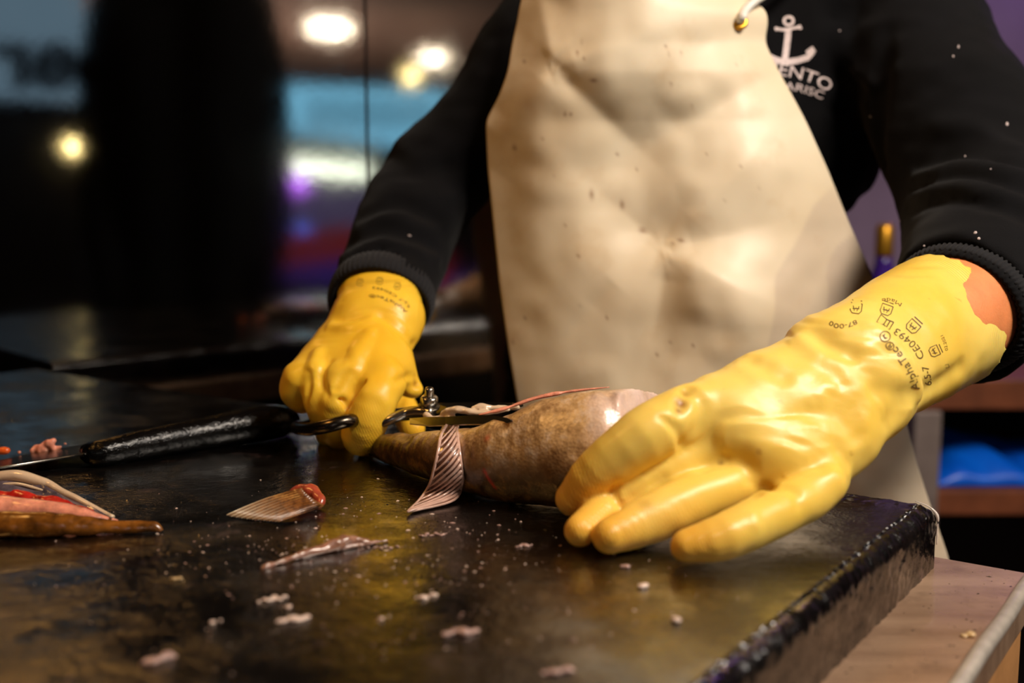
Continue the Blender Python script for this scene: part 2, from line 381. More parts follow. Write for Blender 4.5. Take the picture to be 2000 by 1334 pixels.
M['post'] = simple('grey_post', (150, 134, 128), 0.35, 0.3, var=0.15)
M['blue'] = simple('blue_plastic', (4, 104, 255), 0.35, var=0.3, nscale=12)
M['jacket'] = simple('black_jacket', (9, 9, 10), 0.9, spec=0.1)

# ------------------------------------------------------------------ the setting
FZ, CZ = -0.93, 1.40
def slab(name, lo, hi, mat, bev=0.0):
    return tag(link(name, bm_mesh(box_bm(lo, hi, bev)), mat, smooth=False), kind='structure')
slab('floor', (-4.6, -10.2, FZ - 0.05), (4.2, 2.8, FZ), M['floor'])
slab('ceiling', (-4.6, -10.2, CZ), (4.2, 2.8, CZ + 0.05), M['ceiling'])
slab('wall_back', (-4.6, 2.62, FZ), (4.2, 2.8, CZ), M['purple_wall'])
slab('wall_left', (-4.6, -10.2, FZ), (-4.5, 2.62, CZ), M['wall'])
slab('wall_right', (4.1, -10.2, FZ), (4.2, 2.62, CZ), M['wall'])
slab('wall_front', (-4.5, -10.2, FZ), (4.1, -10.1, CZ), M['wall'])
# polished dark wall behind the fishmonger, in panels with a joint
MT = np.array([MN[1], -MN[0], 0]); M0 = MN * MD
def along(px, py):                      # distance along the wall of the point seen at this place
    d = ray(px, py); o = np.array([0, 0, H]); k = (MD - o @ MN) / (d @ MN); return float((o + d * k) @ MT)
joint = along(716, 200)
pw = bpy.data.objects.new('wall_polished', None); COL.objects.link(pw); pw.location = tuple(M0 + np.array([0, 0, FZ])); tag(pw, kind='structure')
frm = frame_matrix(M0, MT, MN)
edges = [-2.9, joint - 0.9, joint, 0.30]
for a, b in zip(edges[:-1], edges[1:]):
    link('wall_panel', bm_mesh(box_bm((a + 0.0012, 0, FZ), (b - 0.0012, 0.012, CZ), 0.0006, 1, mat=frm)), M['mirror'], pw, smooth=False)
link('wall_core', bm_mesh(box_bm((-2.9, 0.0125, FZ), (0.30, 0.06, CZ), mat=frm)), M['post'], pw, smooth=False)

# ------------------------------------------------------------------ counter and cutting board
TB = 0.038
CC = PZ(2026, 1122, -TB)
ctr = empty('counter', CC + np.array([0, 0, FZ + TB]), 'wet stainless steel counter with a raised rim under the black cutting board', 'counter')
cf = frame_matrix((CC[0], CC[1], 0), DN, DL)     # local x towards the camera side, y along the back edge to the left
LC, WC = 0.72, 1.02
maxy = (MD - 0.012 - CC @ MN) / (DL @ MN) - 0.002
WC = min(WC, maxy)
link('countertop', bm_mesh(box_bm((0, 0.004, -TB - 0.03), (LC, WC, -TB), 0.0015, 2, mat=cf)), M['counter'], ctr, smooth=False)
rim = [np.array(CC) + DN * s + DL * 0.002 + np.array([0, 0, -0.0012 + 0.0006 * math.sin(s * 60)]) for s in np.linspace(0.002, LC, 60)]
tube('edge_trim', rim, 0.0042, M['trim_steel'], ctr, 10)
link('side_panel', bm_mesh(box_bm((0.004, 0.006, FZ), (LC - 0.01, 0.020, -TB - 0.005), 0.001, 1, mat=cf)), M['panel'], ctr, smooth=False)
link('back_panel', bm_mesh(box_bm((0.004, 0.022, FZ), (0.020, WC, -TB - 0.031), 0.001, 1, mat=cf)), M['dark'], ctr, smooth=False)
link('front_panel', bm_mesh(box_bm((LC - 0.03, 0.022, FZ), (LC - 0.012, WC, -TB - 0.031), 0.001, 1, mat=cf)), M['dark'], ctr, smooth=False)

# cutting board: profile over the right edge swept towards the camera
LB = min(0.93, (MD - 0.004 - BC @ MN) / (DL @ MN)); WB = 0.60
prof = []
for a in np.concatenate([np.linspace(LB, 0.10, 60), np.linspace(0.098, 0.009, 60)]): prof.append((a, 0.0))
for an in np.linspace(0, math.pi / 2, 9): prof.append((0.009 - 0.009 * math.sin(an), -0.009 + 0.009 * math.cos(an)))
for z in np.linspace(-0.010, -TB, 18): prof.append((0.0, z))
ts = np.concatenate([np.linspace(0, 0.012, 7), np.linspace(0.014, 0.40, 250), np.linspace(0.405, WB, 30)])
G = np.zeros((len(ts), len(prof), 3))
for i, tt in enumerate(ts):
    dz = -(0.007 - math.sqrt(max(0, 0.007 ** 2 - (0.007 - tt) ** 2))) if tt < 0.007 else 0
    for j, (a, z) in enumerate(prof):
        G[i, j] = BC + DL * a + DN * tt + np.array([0, 0, max(z + dz * (1 if z > -0.012 else 0), -TB)])
aa = np.array([p[0] for p in prof])[None, :]; zz = np.array([p[1] for p in prof])[None, :]
rough = np.clip(1 - aa / 0.016, 0, 1) * np.clip(1 + (zz + 0.004) / 0.010, 0, 1) + np.clip(1 - ts[:, None] / 0.035, 0, 1) * 0.6 * (zz > -0.01)
nz = vnoise(G, 260, 3) * 0.6 + vnoise(G, 620, 5) * 0.5
G[..., 2] += rough * nz * 0.0016 * (zz > -TB * 0.8)
G += (DL[None, None, :] * (vnoise(G, 300, 9) * 0.0006 * (zz < -0.001))[..., None])
G[..., 2] += vnoise(G, 45, 11) * 0.00025 * (zz > -0.02)
board = empty('cutting_board', BC + DL * LB / 2 + DN * WB / 2 + np.array([0, 0, -TB]), 'thick wet black cutting board with a rough worn edge on the steel counter', 'cutting board')
grid('slab', G, M['board'], board)
# closing faces: back side, left side and near side
def quad(name, a, b, c, d, mat, parent): link(name, mesh([a, b, c, d], [(0, 1, 2, 3)]), mat, parent, False)
z0, z1 = np.array([0, 0, -0.0065]), np.array([0, 0, -TB])
bb = bmesh.new()
def addq(*q): bb.faces.new([bb.verts.new(tuple(v)) for v in q])
addq(BC + z0, BC + z1, BC + DL * LB + z1, BC + DL * LB + z0)
nb = BC + DN * WB; addq(nb, nb + z1, nb + DL * LB + z1, nb + DL * LB)
addq(BC + DL * LB + z0 * 0, BC + DL * LB + z1, nb + DL * LB + z1, nb + DL * LB)
link('side', bm_mesh(bb), M['board'], board, False)
# wet slime dripping over the corner
cornerp = [BC + DL * 0.012 + DN * 0.001 + np.array([0, 0, .0002]), BC + DL * 0.004 + DN * 0.001 + np.array([0, 0, -.002]), BC + DN * 0.0005 - DL * 0.0006 + np.array([0, 0, -.007]), BC + DN * 0.0005 - DL * .0009 + np.array([0, 0, -.016]), BC - DL * .0009 + np.array([0, 0, -.024])]
M['slime'] = simple('pale_slime', (226, 214, 206), 0.12, var=0.1, Coat_Weight=1.0)
v, f = tube_vf(catmull(cornerp, 20), np.interp(np.arange(20), [0, 5, 9, 12, 19], [.0002, .0004, .0011, .0006, .0003]), 8)
tag(rebase(link('slime_drip', mesh(v, f), M['slime'])), 'pale slime dripping down the back corner of the black cutting board', 'slime')

# ------------------------------------------------------------------ the fishmonger
person = empty('person', (0.14, 1.0, FZ), 'person in white vinyl apron, black sweatshirt and yellow rubber gloves cutting a fish', 'person')
def pr(lst):                            # (px, py, Y, radius in px) -> points, radii
    pts = [P(a[0], a[1], a[2]) for a in lst]; return pts, [a[3] * a[2] / F for a in lst]
def prz(lst):                           # (px, py, z, radius in px)
    pts = [PZ(a[0], a[1], a[2]) for a in lst]; return pts, [a[3] * p[1] / F for a, p in zip(lst, pts)]

# --- glove on the hand that holds the fish (right side of the picture)
g1 = Field((0.01, 0.44, -0.006), (0.375, 0.80, 0.185), 0.0015)
fa = pr([(1118, 975, .553, 35), (1175, 917, .549, 49), (1255, 856, .549, 57), (1335, 812, .560, 57), (1392, 792, .572, 54)])
fb = prz([(1131, 1036, .0100, 32), (1195, 990, .016, 43), (1290, 928, .031, 48), (1390, 868, .045, 50), (1470, 830, .055, 48)])
fc = prz([(1192, 1046, .0105, 36), (1265, 1014, .0150, 49), (1355, 976, .0215, 53), (1430, 946, .0270, 50), (1480, 922, .0310, 44)])
fd = prz([(1342, 1066, .0095, 35), (1415, 1049, .0130, 47), (1500, 1006, .0192, 51), (1568, 974, .0235, 46), (1610, 946, .0290, 42)])
m_a = pr([(1400, 797, .574, 54), (1480, 765, .586, 60), (1615, 700, .615, 64)])
m_b = pr([(1430, 835, .570, 58), (1520, 800, .585, 66), (1645, 722, .608, 68)])
m_c = pr([(1500, 880, .564, 56), (1580, 825, .581, 66), (1672, 748, .603, 68)])
m_d = pr([(1585, 920, .560, 50), (1640, 860, .576, 60), (1703, 772, .598, 62)])
for q in (m_a, m_b, m_c, m_d): g1.chain(q[0], np.array(q[1]) * 1.06, k=0.020)
g1.chain(*pr([(1395, 872, .572, 50), (1450, 880, .568, 52), (1530, 880, .566, 54)]), k=.018)
g1.chain(*pr([(1385, 905, .567, 50), (1445, 918, .561, 54), (1515, 935, .557, 54), (1590, 935, .555, 50)]), k=.014)
for qa, qb in ((m_a, m_b), (m_b, m_c), (m_c, m_d)):
    for i in (0, 1, 2): g1.cone(qa[0][i], qb[0][i], qa[1][i] * .97, qb[1][i] * .97, 0.014)
for q, kk in ((fb, .005), (fc, .003), (fd, .003), (fa, .003)):
    sub = Field.__new__(Field); sub.__dict__.update(g1.__dict__); sub.F = np.full(tuple(g1.n), 0.05, np.float32)
    sub.chain(*q, k=0.002, n=13); hh = np.maximum(kk - np.abs(g1.F - sub.F), 0) / kk; g1.F = np.minimum(g1.F, sub.F) - hh * hh * kk / 4
# forearm, oval, widening to the cuff
wc = P(1664, 724, .606); cuff_c = P(1856, 616, 0.705)
ax1 = cuff_c - wc; ax1 /= np.linalg.norm(ax1)
perp = P(1745, 822, wc[1]) - P(1592, 626, wc[1]); perp -= ax1 * (perp @ ax1); perp /= np.linalg.norm(perp)
for sg in (-0.75, 0, 0.75):
    g1.chain([wc + perp * sg * .021, wc + (cuff_c - wc) * .5 + perp * sg * .017, cuff_c + ax1 * 0.01 + perp * sg * .021], [.0205, .029, .0300], k=0.018, n=7)
cuff_ax = ax1
ua = np.cross(cuff_ax, [0, 0, 1]); ua /= np.linalg.norm(ua); va = np.cross(cuff_ax, ua)
# folds in the rubber
for pix, r, k, op in [
    ([(1348, 758), (1370, 778), (1378, 806), (1368, 838), (1340, 868)], .0030, .006, 'sub'),
    ([(1340, 762), (1332, 785), (1328, 802)], .0024, .005, 'sub'),
    ([(1370, 915), (1400, 903), (1435, 896), (1462, 910), (1468, 938)], .0030, .004, 'sub'),
    ([(1470, 965), (1500, 951), (1532, 947), (1556, 958), (1566, 988)], .0030, .004, 'sub'),
    ([(1300, 930), (1250, 962), (1205, 995)], .0006, .003, 'sub'),
    ([(1745, 826), (1768, 800), (1782, 782)], .0048, .007, 'sub'),
    ([(1640, 775), (1672, 800), (1690, 840)], .0030, .009, 'sub'),
    ([(1590, 800), (1640, 808), (1672, 850)], .0022, .010, 'sub'),
    ([(1590, 640), (1620, 668), (1660, 690)], .0028, .010, 'sub'),
    ([(1470, 700), (1500, 712), (1530, 730)], .0024, .010, 'sub'),
    ([(1560, 672), (1600, 700), (1640, 720), (1670, 760)], .0016, .010, 'add'),
    ([(1430, 1030), (1448, 1052), (1475, 1040), (1470, 1010)], .0012, .005, 'add'),
    ([(1290, 815), (1325, 845), (1330, 870)], .0012, .004, 'sub'),
    ([(1205, 945), (1198, 962), (1212, 990)], .0015, .003, 'sub'),
    ([(1700, 640), (1760, 700), (1790, 760)], .0020, .012, 'add'),
    ([(1600, 900), (1640, 880), (1660, 900)], .0020, .009, 'sub'),
    ([(1420, 850), (1470, 860), (1530, 900)], .0026, .012, 'add'),
    ([(1720, 760), (1800, 770), (1880, 720)], .0020, .010, 'sub')]:
    g1.groove(pix, r, k, op, a=(.0012 if k == .004 else .0026 if k < .0065 and op == 'sub' and r > .0014 else .0009))
g1.perturb(lambda p: 0.0009 * vnoise(p, 42, 2) + 0.0004 * vnoise(p, 110, 4))
g1.clip(cuff_c - ax1 * .006, cuff_ax, (ua, va, 14, 0.0042))
glove1, V1 = g1.build('rubber_glove', M['glove_right'], person, 1)
glove1['label'] = 'yellow glove spread flat on the fish and board, scalloped cuff'
def dist_to(V, q): return np.linalg.norm(V - np.array(q), axis=1)
tips = [fa[0][0], fb[0][0], fc[0][0], fd[0][0]]
attr(glove1, 'tip', np.clip(1.35 - np.min([dist_to(V1, q) for q in tips], 0) / 0.026, 0, 1) * 0.55)
st = np.zeros(len(V1))
for px, py, rr, a in [(1330, 790, .0035, .9), (1338, 772, .003, .6), (1325, 803, .002, .8), (1482, 882, .0011, .9), (1260, 985, .004, .3), (1230, 960, .003, .2), (1300, 940, .005, .15), (1408, 905, .0014, .8)]:
    hh = g1.hit(px, py)
    if hh is not None: st = np.maximum(st, a * np.exp(-(dist_to(V1, hh) / rr) ** 2))
attr(glove1, 'stain', st)
axl = (V1 - wc) @ ax1; attr(glove1, 'axial', axl)
Lc = float((cuff_c - wc) @ ax1); attr(glove1, 'ring', np.clip(1 - np.abs(axl - (Lc - 0.022)) / 0.014, 0, 1))

# --- glove closed round the scissors (left side of the picture)
g2 = Field((-0.185, 0.68, -0.004), (-0.045, 0.90, 0.140), 0.0013)
for q in ([(588, 740, .752, 36), (650, 682, .782, 46), (705, 632, .80, 56)], [(630, 738, .745, 38), (682, 680, .775, 50), (728, 625, .80, 60)],
          [(685, 738, .740, 42), (722, 678, .772, 52), (748, 622, .80, 60)], [(742, 740, .742, 44), (758, 680, .772, 48), (766, 625, .80, 52)]):
    g2.chain(*pr(q), k=0.012)
g2.chain(*pr([(770, 720, .765, 40), (792, 745, .762, 28), (806, 758, .762, 20)]), k=0.010)
for q, kk in (([(586, 742, .748, 37), (578, 766, .750, 31), (590, 785, .760, 24)], .004), ([(624, 745, .742, 36), (627, 790, .735, 33), (640, 835, .752, 27)], .004),
              ([(672, 745, .735, 38), (658, 792, .728, 35), (654, 832, .742, 30), (668, 860, .775, 24)], .004), ([(640, 850, .775, 24), (668, 868, .778, 20)], .003),
              ([(748, 742, .738, 46), (730, 790, .722, 45), (708, 842, .722, 42), (712, 856, .735, 36)], .003),
              ([(775, 780, .80, 30), (800, 822, .785, 28), (806, 836, .775, 24)], .003)):
    sub = Field.__new__(Field); sub.__dict__.update(g2.__dict__); sub.F = np.full(tuple(g2.n), 0.05, np.float32)
    sub.chain(*pr(q), k=0.002, n=11); hh = np.maximum(kk - np.abs(g2.F - sub.F), 0) / kk; g2.F = np.minimum(g2.F, sub.F) - hh * hh * kk / 4
w2 = P(742, 622, .80); c2 = P(742, 572, .845); ax2 = c2 - w2; ax2 /= np.linalg.norm(ax2)
for sg in (-1, 0, 1): g2.chain([w2 + np.array([sg * .010, 0, 0]), c2 + np.array([sg * .009, 0, 0]), c2 + ax2 * .03 + np.array([sg * .009, 0, 0])], [.0215, .0240, .0250], k=0.012, n=7)
for pix, r, k, op in [
    ([(604, 715), (606, 750), (598, 785)], .0022, .004, 'sub'), ([(640, 770), (625, 735), (640, 705)], .0012, .006, 'sub'),
    ([(655, 760), (668, 735), (688, 712)], .0014, .005, 'sub'), ([(692, 790), (700, 765), (712, 748)], .0022, .004, 'sub'),
    ([(640, 800), (646, 786), (664, 780), (678, 795)], .0010, .004, 'sub'), ([(720, 655), (700, 690), (690, 720)], .0015, .010, 'add'),
    ([(622, 690), (612, 720), (618, 750)], .0016, .008, 'add'), ([(655, 628), (690, 622), (735, 612)], .0022, .007, 'sub'),
    ([(650, 640), (700, 640), (740, 618)], .0015, .008, 'add'), ([(780, 790), (790, 765), (818, 750)], .0016, .006, 'sub'),
    ([(775, 745), (800, 735), (818, 738)], .0014, .005, 'sub'), ([(745, 615), (790, 650), (812, 680)], .0016, .008, 'sub'),
    ([(660, 790), (668, 800)], .0022, .005, 'add')]:
    g2.groove(pix, r, k, op, a=(.0030 if k < .0055 and op == 'sub' and r > .0018 else .0016))
g2.perturb(lambda p: 0.0009 * vnoise(p, 60, 12) + 0.0004 * vnoise(p, 130, 14))
ec2 = P(742, 560, .862)
u2 = np.cross(ax2, [0, 0, 1]); u2 /= np.linalg.norm(u2); g2.clip(ec2, ax2)
glove2, V2 = g2.build('rubber_glove', M['glove_left'], person, 1)
glove2['label'] = 'golden-lit yellow glove closed in a fist round the scissor handles'
attr(glove2, 'tip', np.clip((0.050 - V2[:, 2]) / 0.05, 0, 1) * 0.45 + 0.0)
attr(glove2, 'stain', np.maximum(0.7 * np.exp(-(dist_to(V2, g2.hit(810, 748)) / .003) ** 2), 0.35 * np.exp(-(dist_to(V2, g2.hit(700, 775)) / .0025) ** 2)))
attr(glove2, 'axial', (V2 - w2) @ ax2); attr(glove2, 'ring', np.zeros(len(V2)))

# --- body under the clothes: one continuous surface
el1 = pr([(1560, 150, 1.0, 60)])[0]
armR = pr([(1660, 0, 1.01, 95), (1800, 60, .965, 82), (1880, 230, .90, 78), (1985, 400, .86, 86), (1920, 530, .765, 90)])
armR[0].append(cuff_c + ax1 * 0.006 - np.array([0, 0, .001])); armR[1].append(.040)
armR[0].append(wc + ax1 * 0.03); armR[1].append(.026)
armL = pr([(1110, 20, .985, 85), (1010, 130, .97, 74), (880, 320, .975, 70), (800, 420, .94, 66), (752, 520, .89, 62)])
armL[0].append(c2 + ax2 * .012); armL[1].append(.020)
armL[0].append(w2 + ax2 * .01); armL[1].append(.014)
b = Field((-0.20, 0.55, FZ), (0.50, 1.16, 0.78), 0.0055)
for x in (0.108, 0.20):
    b.chain([(x, 1.03, -.10), (x, 1.03, .10), (x, 1.025, .30), (0.13, 1.03, .40)], [.080, .074, .078, .05], k=.04)
b.chain([(0.13, 1.0, .36), (0.13, .985, .47), (0.13, .97, .52)], [.048, .042, .05], k=.03)
b.chain([(0.13, .975, .55), (0.13, .98, .60), (0.13, .985, .645)], [.062, .078, .072], k=.02)     # head
b.cone((0.13, .925, .54), (0.13, .93, .50), .035, .025, .02); b.cone((0.13, .897, .56), (0.13, .885, .55), .010, .012, .008)
for sx in (-1, 1):
    b.cone((0.13 + sx * .03, .908, .585), (0.13 + sx * .03, .906, .585), .012, .012, .004, 'sub'); b.cone((0.13 + sx * .03, .915, .585), (0.13 + sx * .03, .915, .585), .011, .011, .002)
    b.cone((0.13 + sx * .078, .985, .60), (0.13 + sx * .080, .985, .565), .012, .010, .006)
    b.chain([(0.145 + sx * .05, 1.03, -.12), (0.14 + sx * .070, 1.0, -.45), (0.13 + sx * .08, 1.01, -.86)], [.078, .055, .038], k=.03)
    b.cone((0.13 + sx * .08, 1.01, -.90), (0.13 + sx * .09, .90, -.905), .030, .022, .02)
b.chain(*armR, k=.02); b.chain(*armL, k=.02)
body, _ = b.build('body', M['skin'], person, 2)
body['label'] = 'bare forearm skin showing between glove and sleeve'
# fingers inside the gloves stay hidden; hair
hf = Field((0.03, .87, .48), (0.24, 1.10, .72), 0.005)
hf.chain([(0.13, .99, .60), (0.13, 1.0, .64)], [.088, .078], k=.01); hf.chain([(0.13, 1.03, .60), (0.13, 1.05, .53)], [.06, .04], k=.02); hf.clip((0.13, .93, .60), np.array([0, -.9, -.43]))
hf.build('hair', M['hair'], person, 1)
tr = Field((-0.04, .86, -.90), (0.31, 1.15, .02), 0.007)
for sx in (-1, 1): tr.chain([(0.145 + sx * .050, 1.03, -.13), (0.14 + sx * .070, 1.0, -.45), (0.13 + sx * .08, 1.01, -.87)], [.092, .070, .056], k=.03)
tr.clip((0, 0, -.86), (0, 0, -1)); tr.build('trousers', M['trousers'], person, 1)
for sx in (-1, 1):
    sf = Field((0.13 + sx * .085 - .055, .85, FZ), (0.13 + sx * .085 + .055, 1.08, -.83), 0.005); sf.chain([(0.13 + sx * .08, 1.02, -.88), (0.13 + sx * .085, .95, -.895), (0.13 + sx * .09, .895, -.90)], [.042, .036, .028], k=.01); sf.clip((0, 0, -.927), (0, 0, -1)); sf.build('shoe', M['shoe'], person, 1)

# --- sweatshirt
w = Field((-0.22, 0.63, -.14), (0.56, 1.17, 0.47), 0.0036)
for x in (0.108, 0.20):
    w.chain([(x, 1.03, -.10), (x, 1.03, .10), (x, 1.025, .30), (0.13, 1.03, .40)], [.094, .090, .096, .062], k=.05)
w.chain(*pr([(1540, 20, 1.02, 140), (1590, 140, 1.02, 130), (1600, 300, 1.015, 115)]), k=.05)
wl = pr([(1150, 10, .975, 120), (1045, 95, .965, 104), (960, 225, .965, 98), (855, 350, .965, 104), (790, 450, .92, 102), (758, 545, .870, 98), (744, 598, .834, 98)])
w.chain(*wl, k=.022)
wr = pr([(1640, -30, 1.01, 140), (1760, 50, .975, 138), (1850, 220, .905, 146), (1925, 380, .865, 165), (1935, 480, .80, 165), (1908, 560, .752, 158), (1880, 605, .722, 150)])
w.chain(*wr, k=.022)
# folds
for pix, r, k, op in [
    ([(1730, 60), (1712, 200), (1722, 330), (1735, 430)], .008, .014, 'sub'),
    ([(1640, 70), (1660, 120), (1700, 175)], .004, .014, 'add'), ([(1560, 140), (1640, 150), (1700, 190)], .005, .014, 'sub'),
    ([(1790, 330), (1880, 300), (2000, 318)], .006, .012, 'sub'), ([(1780, 370), (1880, 345), (2010, 372)], .0055, .011, 'sub'), ([(1770, 405), (1860, 385), (2000, 420)], .0055, .010, 'sub'),
    ([(1790, 350), (1880, 322), (2000, 343)], .004, .012, 'add'), ([(1780, 390), (1870, 366), (2010, 397)], .004, .012, 'add'), ([(1840, 250), (1900, 258), (1990, 290)], .004, .014, 'add'),
    ([(680, 470), (760, 440), (850, 480)], .004, .010, 'sub'), ([(670, 505), (750, 470), (850, 510)], .004, .010, 'add'), ([(700, 420), (780, 395), (860, 430)], .004, .010, 'sub'), ([(760, 300), (800, 330), (870, 330)], .005, .012, 'sub')]:
    w.groove(pix, r, k, op, n=22, a=(.009 if r > .007 else .0065))
w.perturb(lambda p: 0.003 * vnoise(p * np.array([1, 1, 2.0]), 18, 21) + 0.0012 * vnoise(p * np.array([1, 1, 2.2]), 55, 23))
axR = (cuff_c - wc); axR = ax1
open1 = cuff_c + ax1 * 0.013; w.clip
# hollow mouth of each sleeve, so the arm comes out of an opening
w.cone(open1 - ax1 * 0.03, open1 + ax1 * 0.012, .0445, .043, .003, 'sub')
def clip_near(fl, c, n, rad):
    sl, p = fl.win(np.array(c) - rad, np.array(c) + rad); d = (p - np.array(c, np.float32)) @ np.array(n, np.float32)
    m = np.linalg.norm(p - np.array(c, np.float32), axis=-1) < rad; fl.F[sl] = np.where(m, np.maximum(fl.F[sl], d), fl.F[sl])
clip_near(w, open1, -ax1, .085)
axl2 = np.array(wl[0][-2]) - np.array(wl[0][-1]); axl2 /= np.linalg.norm(axl2)
open2 = P(742, 588, .838)
w.cone(open2 - axl2 * .02, open2 + axl2 * .012, .0345, .033, .003, 'sub'); clip_near(w, open2, -axl2, .065)
sweat, VS = w.build('sweatshirt', M['knit'], person, 2)
# rolled ribbed cuffs
def cuff(center, axis, R1, Rt, wid, nr, off=(0, 0, 0), egg=1.0, slim=0.9):
    axis = np.array(axis) / np.linalg.norm(axis); u = np.cross(axis, [0, 0, 1.0]); u /= np.linalg.norm(u); v_ = np.cross(axis, u); A = []
    for i in range(nr * 4 + 1):
        an = 2 * math.pi * i / (nr * 4); d = math.cos(an) * u * egg + math.sin(an) * v_ * slim; row = []
        rr = 1 + 0.012 * (1 if i % 4 in (0, 1) else -1) + 0.02 * math.sin(an * 3 + 1)
        for k in range(17):
            ph = 2 * math.pi * k / 16; row.append(np.array(center) + d * (R1 * rr + Rt * math.cos(ph)) + axis * (wid * math.sin(ph)))
        A.append(row)
    return np.array(A)
grid('cuff', cuff(open1 + ax1 * .004, ax1, .0462, .0042, .012, 90), M['rib'], sweat)
grid('cuff', cuff(open1 - ax1 * .006, ax1, .0440, .0030, .007, 60), M['knit'], sweat)
grid('cuff', cuff(open2 + axl2 * .004, axl2, .0385, .0035, .012, 60), M['rib'], sweat)

# --- marks: shapes drawn flat, then laid on the cloth or rubber they are printed on
def text_shape(txt, bold=0.0):
    cu = bpy.data.curves.new('t', 'FONT'); cu.body = txt; cu.offset = bold; cu.size = 1.0; cu.resolution_u = 3; o = bpy.data.objects.new('t', cu); COL.objects.link(o)
    dg = bpy.context.evaluated_depsgraph_get(); me = bpy.data.meshes.new_from_object(o.evaluated_get(dg)); bpy.data.objects.remove(o)
    bm = bmesh.new(); bm.from_mesh(me); bmesh.ops.triangulate(bm, faces=bm.faces[:]); bm.verts.ensure_lookup_table()
    V = np.array([v.co[:] for v in bm.verts]); Fc = [[v.index for v in f.verts] for f in bm.faces]; bm.free(); return V[:, :2], Fc
def ribbon_shape(lines, wd):
    V, Fc = [], []
    for ln in lines:
        ln = np.array(ln, float); T = np.gradient(ln, axis=0); T /= np.linalg.norm(T, axis=1)[:, None] + 1e-9; N = np.stack([-T[:, 1], T[:, 0]], 1)
        b0 = len(V)
        for p, n in zip(ln, N): V += [p + n * wd / 2, p - n * wd / 2]
        for i in range(len(ln) - 1): Fc.append([b0 + 2 * i, b0 + 2 * i + 1, b0 + 2 * i + 3, b0 + 2 * i + 2])
    return np.array(V), Fc
def lay(name, V2, Fc, fpix, bvh, mat, parent, lift=0.0003, far=2.0):
    out = []; ok = []
    for x, y in V2:
        px, py = fpix(x, y); d = Vector(ray(px, py)).normalized(); h_, n_, i_, _ = bvh.ray_cast(Vector((0, 0, H)), d, far)
        ok.append(h_ is not None); out.append((h_ - d * lift) if h_ is not None else Vector((0, 0, 0)))
    Fc = [f for f in Fc if all(ok[i] for i in f) and max((out[f[i]] - out[f[i - 1]]).length for i in range(len(f))) < 0.02]
    used = sorted({i for f in Fc for i in f}); mp = {j: k for k, j in enumerate(used)}
    if not used: return None
    return link(name, mesh([tuple(out[j]) for j in used], [[mp[i] for i in f] for f in Fc]), mat, parent, False)
def on_line(base, hgt, wid_total, V2, flip=1):       # text along a pixel baseline; letters stand to its left
    q = catmull(np.array(base, float), 24); L = np.concatenate([[0], np.cumsum(np.linalg.norm(np.diff(q, axis=0), axis=1))])
    xm = V2[:, 0].max(); xn = V2[:, 0].min(); T = np.gradient(q, axis=0); T /= np.linalg.norm(T, axis=1)[:, None]
    def f(x, y):
        s = (x - xn) / (xm - xn) * L[-1]; px = np.interp(s, L, q[:, 0]); py = np.interp(s, L, q[:, 1]); tx = np.interp(s, L, T[:, 0]); ty = np.interp(s, L, T[:, 1])
        return px + ty * y * hgt * flip, py - tx * y * hgt * flip
    return f
def bvh_of(o):
    me = o.data; off = Vector(person.location) + Vector(o.location); return BVHTree.FromPolygons([v.co[:] for v in me.vertices], [p.vertices[:] for p in me.polygons])
bv1, bv2, bvs = bvh_of(glove1), bvh_of(glove2), bvh_of(sweat)
def write(txt, base, hgt, bv, mat, parent, name='printed_lettering', lift=0.0003):
    V, Fc = text_shape(txt); return lay(name, V, Fc, on_line(base, hgt, 0, V), bv, mat, parent, lift)
def thicken(o, t): pass
write('AlphaTec®', [(1797, 760), (1789, 735), (1774, 706), (1752, 677), (1736, 664)], 22, bv1, M['ink'], glove1)
write('6.5-7', [(1820, 752), (1818, 735), (1813, 714)], 19, bv1, M['ink'], glove1)
write('CE0493', [(1806, 698), (1795, 676), (1774, 656), (1752, 640)], 20, bv1, M['ink'], glove1)
write('02.2021', [(1852, 684), (1848, 668), (1842, 654)], 8, bv1, M['ink_faint'], glove1)
write('87-000', [(1672, 624), (1655, 631), (1636, 632), (1622, 626)], 13, bv1, M['ink'], glove1)
write('ABCDEF', [(1696, 609), (1672, 616), (1640, 620)], 8, bv1, M['ink_faint'], glove1) if False else None
write('Made', [(1762, 592), (1750, 586), (1736, 582), (1722, 583)], 11, bv1, M['ink_faint'], glove1)
def icon(kind, c, s, rot, bv, par, mat):
    if kind == 'shield': ls = [[(-.5, -.45), (.5, -.45), (.5, .2), (.3, .45), (-.3, .45), (-.5, .2), (-.5, -.45)], [(-.25, -.2), (-.1, .25), (0, -.1), (.12, .25), (.28, -.2)], [(-.3, .0), (.3, .05)], [(-.45, -.7), (.45, -.7)]]
    elif kind == 'book': ls = [[(-.6, -.35), (-.6, .35), (0, .25), (.6, .35), (.6, -.35), (0, -.25), (-.6, -.35)], [(0, -.25), (0, .25)], [(-.3, -.3), (-.3, .3)]]
    elif kind == 'square': ls = [[(-.4, -.4), (.4, -.4), (.4, .4), (-.4, .4), (-.4, -.4)]]
    else: ls = [[(.5 * math.cos(a), .5 * math.sin(a)) for a in np.linspace(0, 2 * math.pi, 25)], [(-.25, -.1), (.0, .15), (.25, -.1)], [(-.25, .1), (.25, .1)]]
    V, Fc = ribbon_shape(ls, 0.085); ca, sa = math.cos(rot), math.sin(rot)
    lay('printed_symbol', V, Fc, lambda x, y: (c[0] + s * (x * ca - y * sa), c[1] - s * (x * sa + y * ca)), bv, mat, par)
icon('ring', (1729, 657), 20, 2.1, bv1, glove1, M['ink']); icon('book', (1729, 629), 24, 2.6, bv1, glove1, M['ink'])
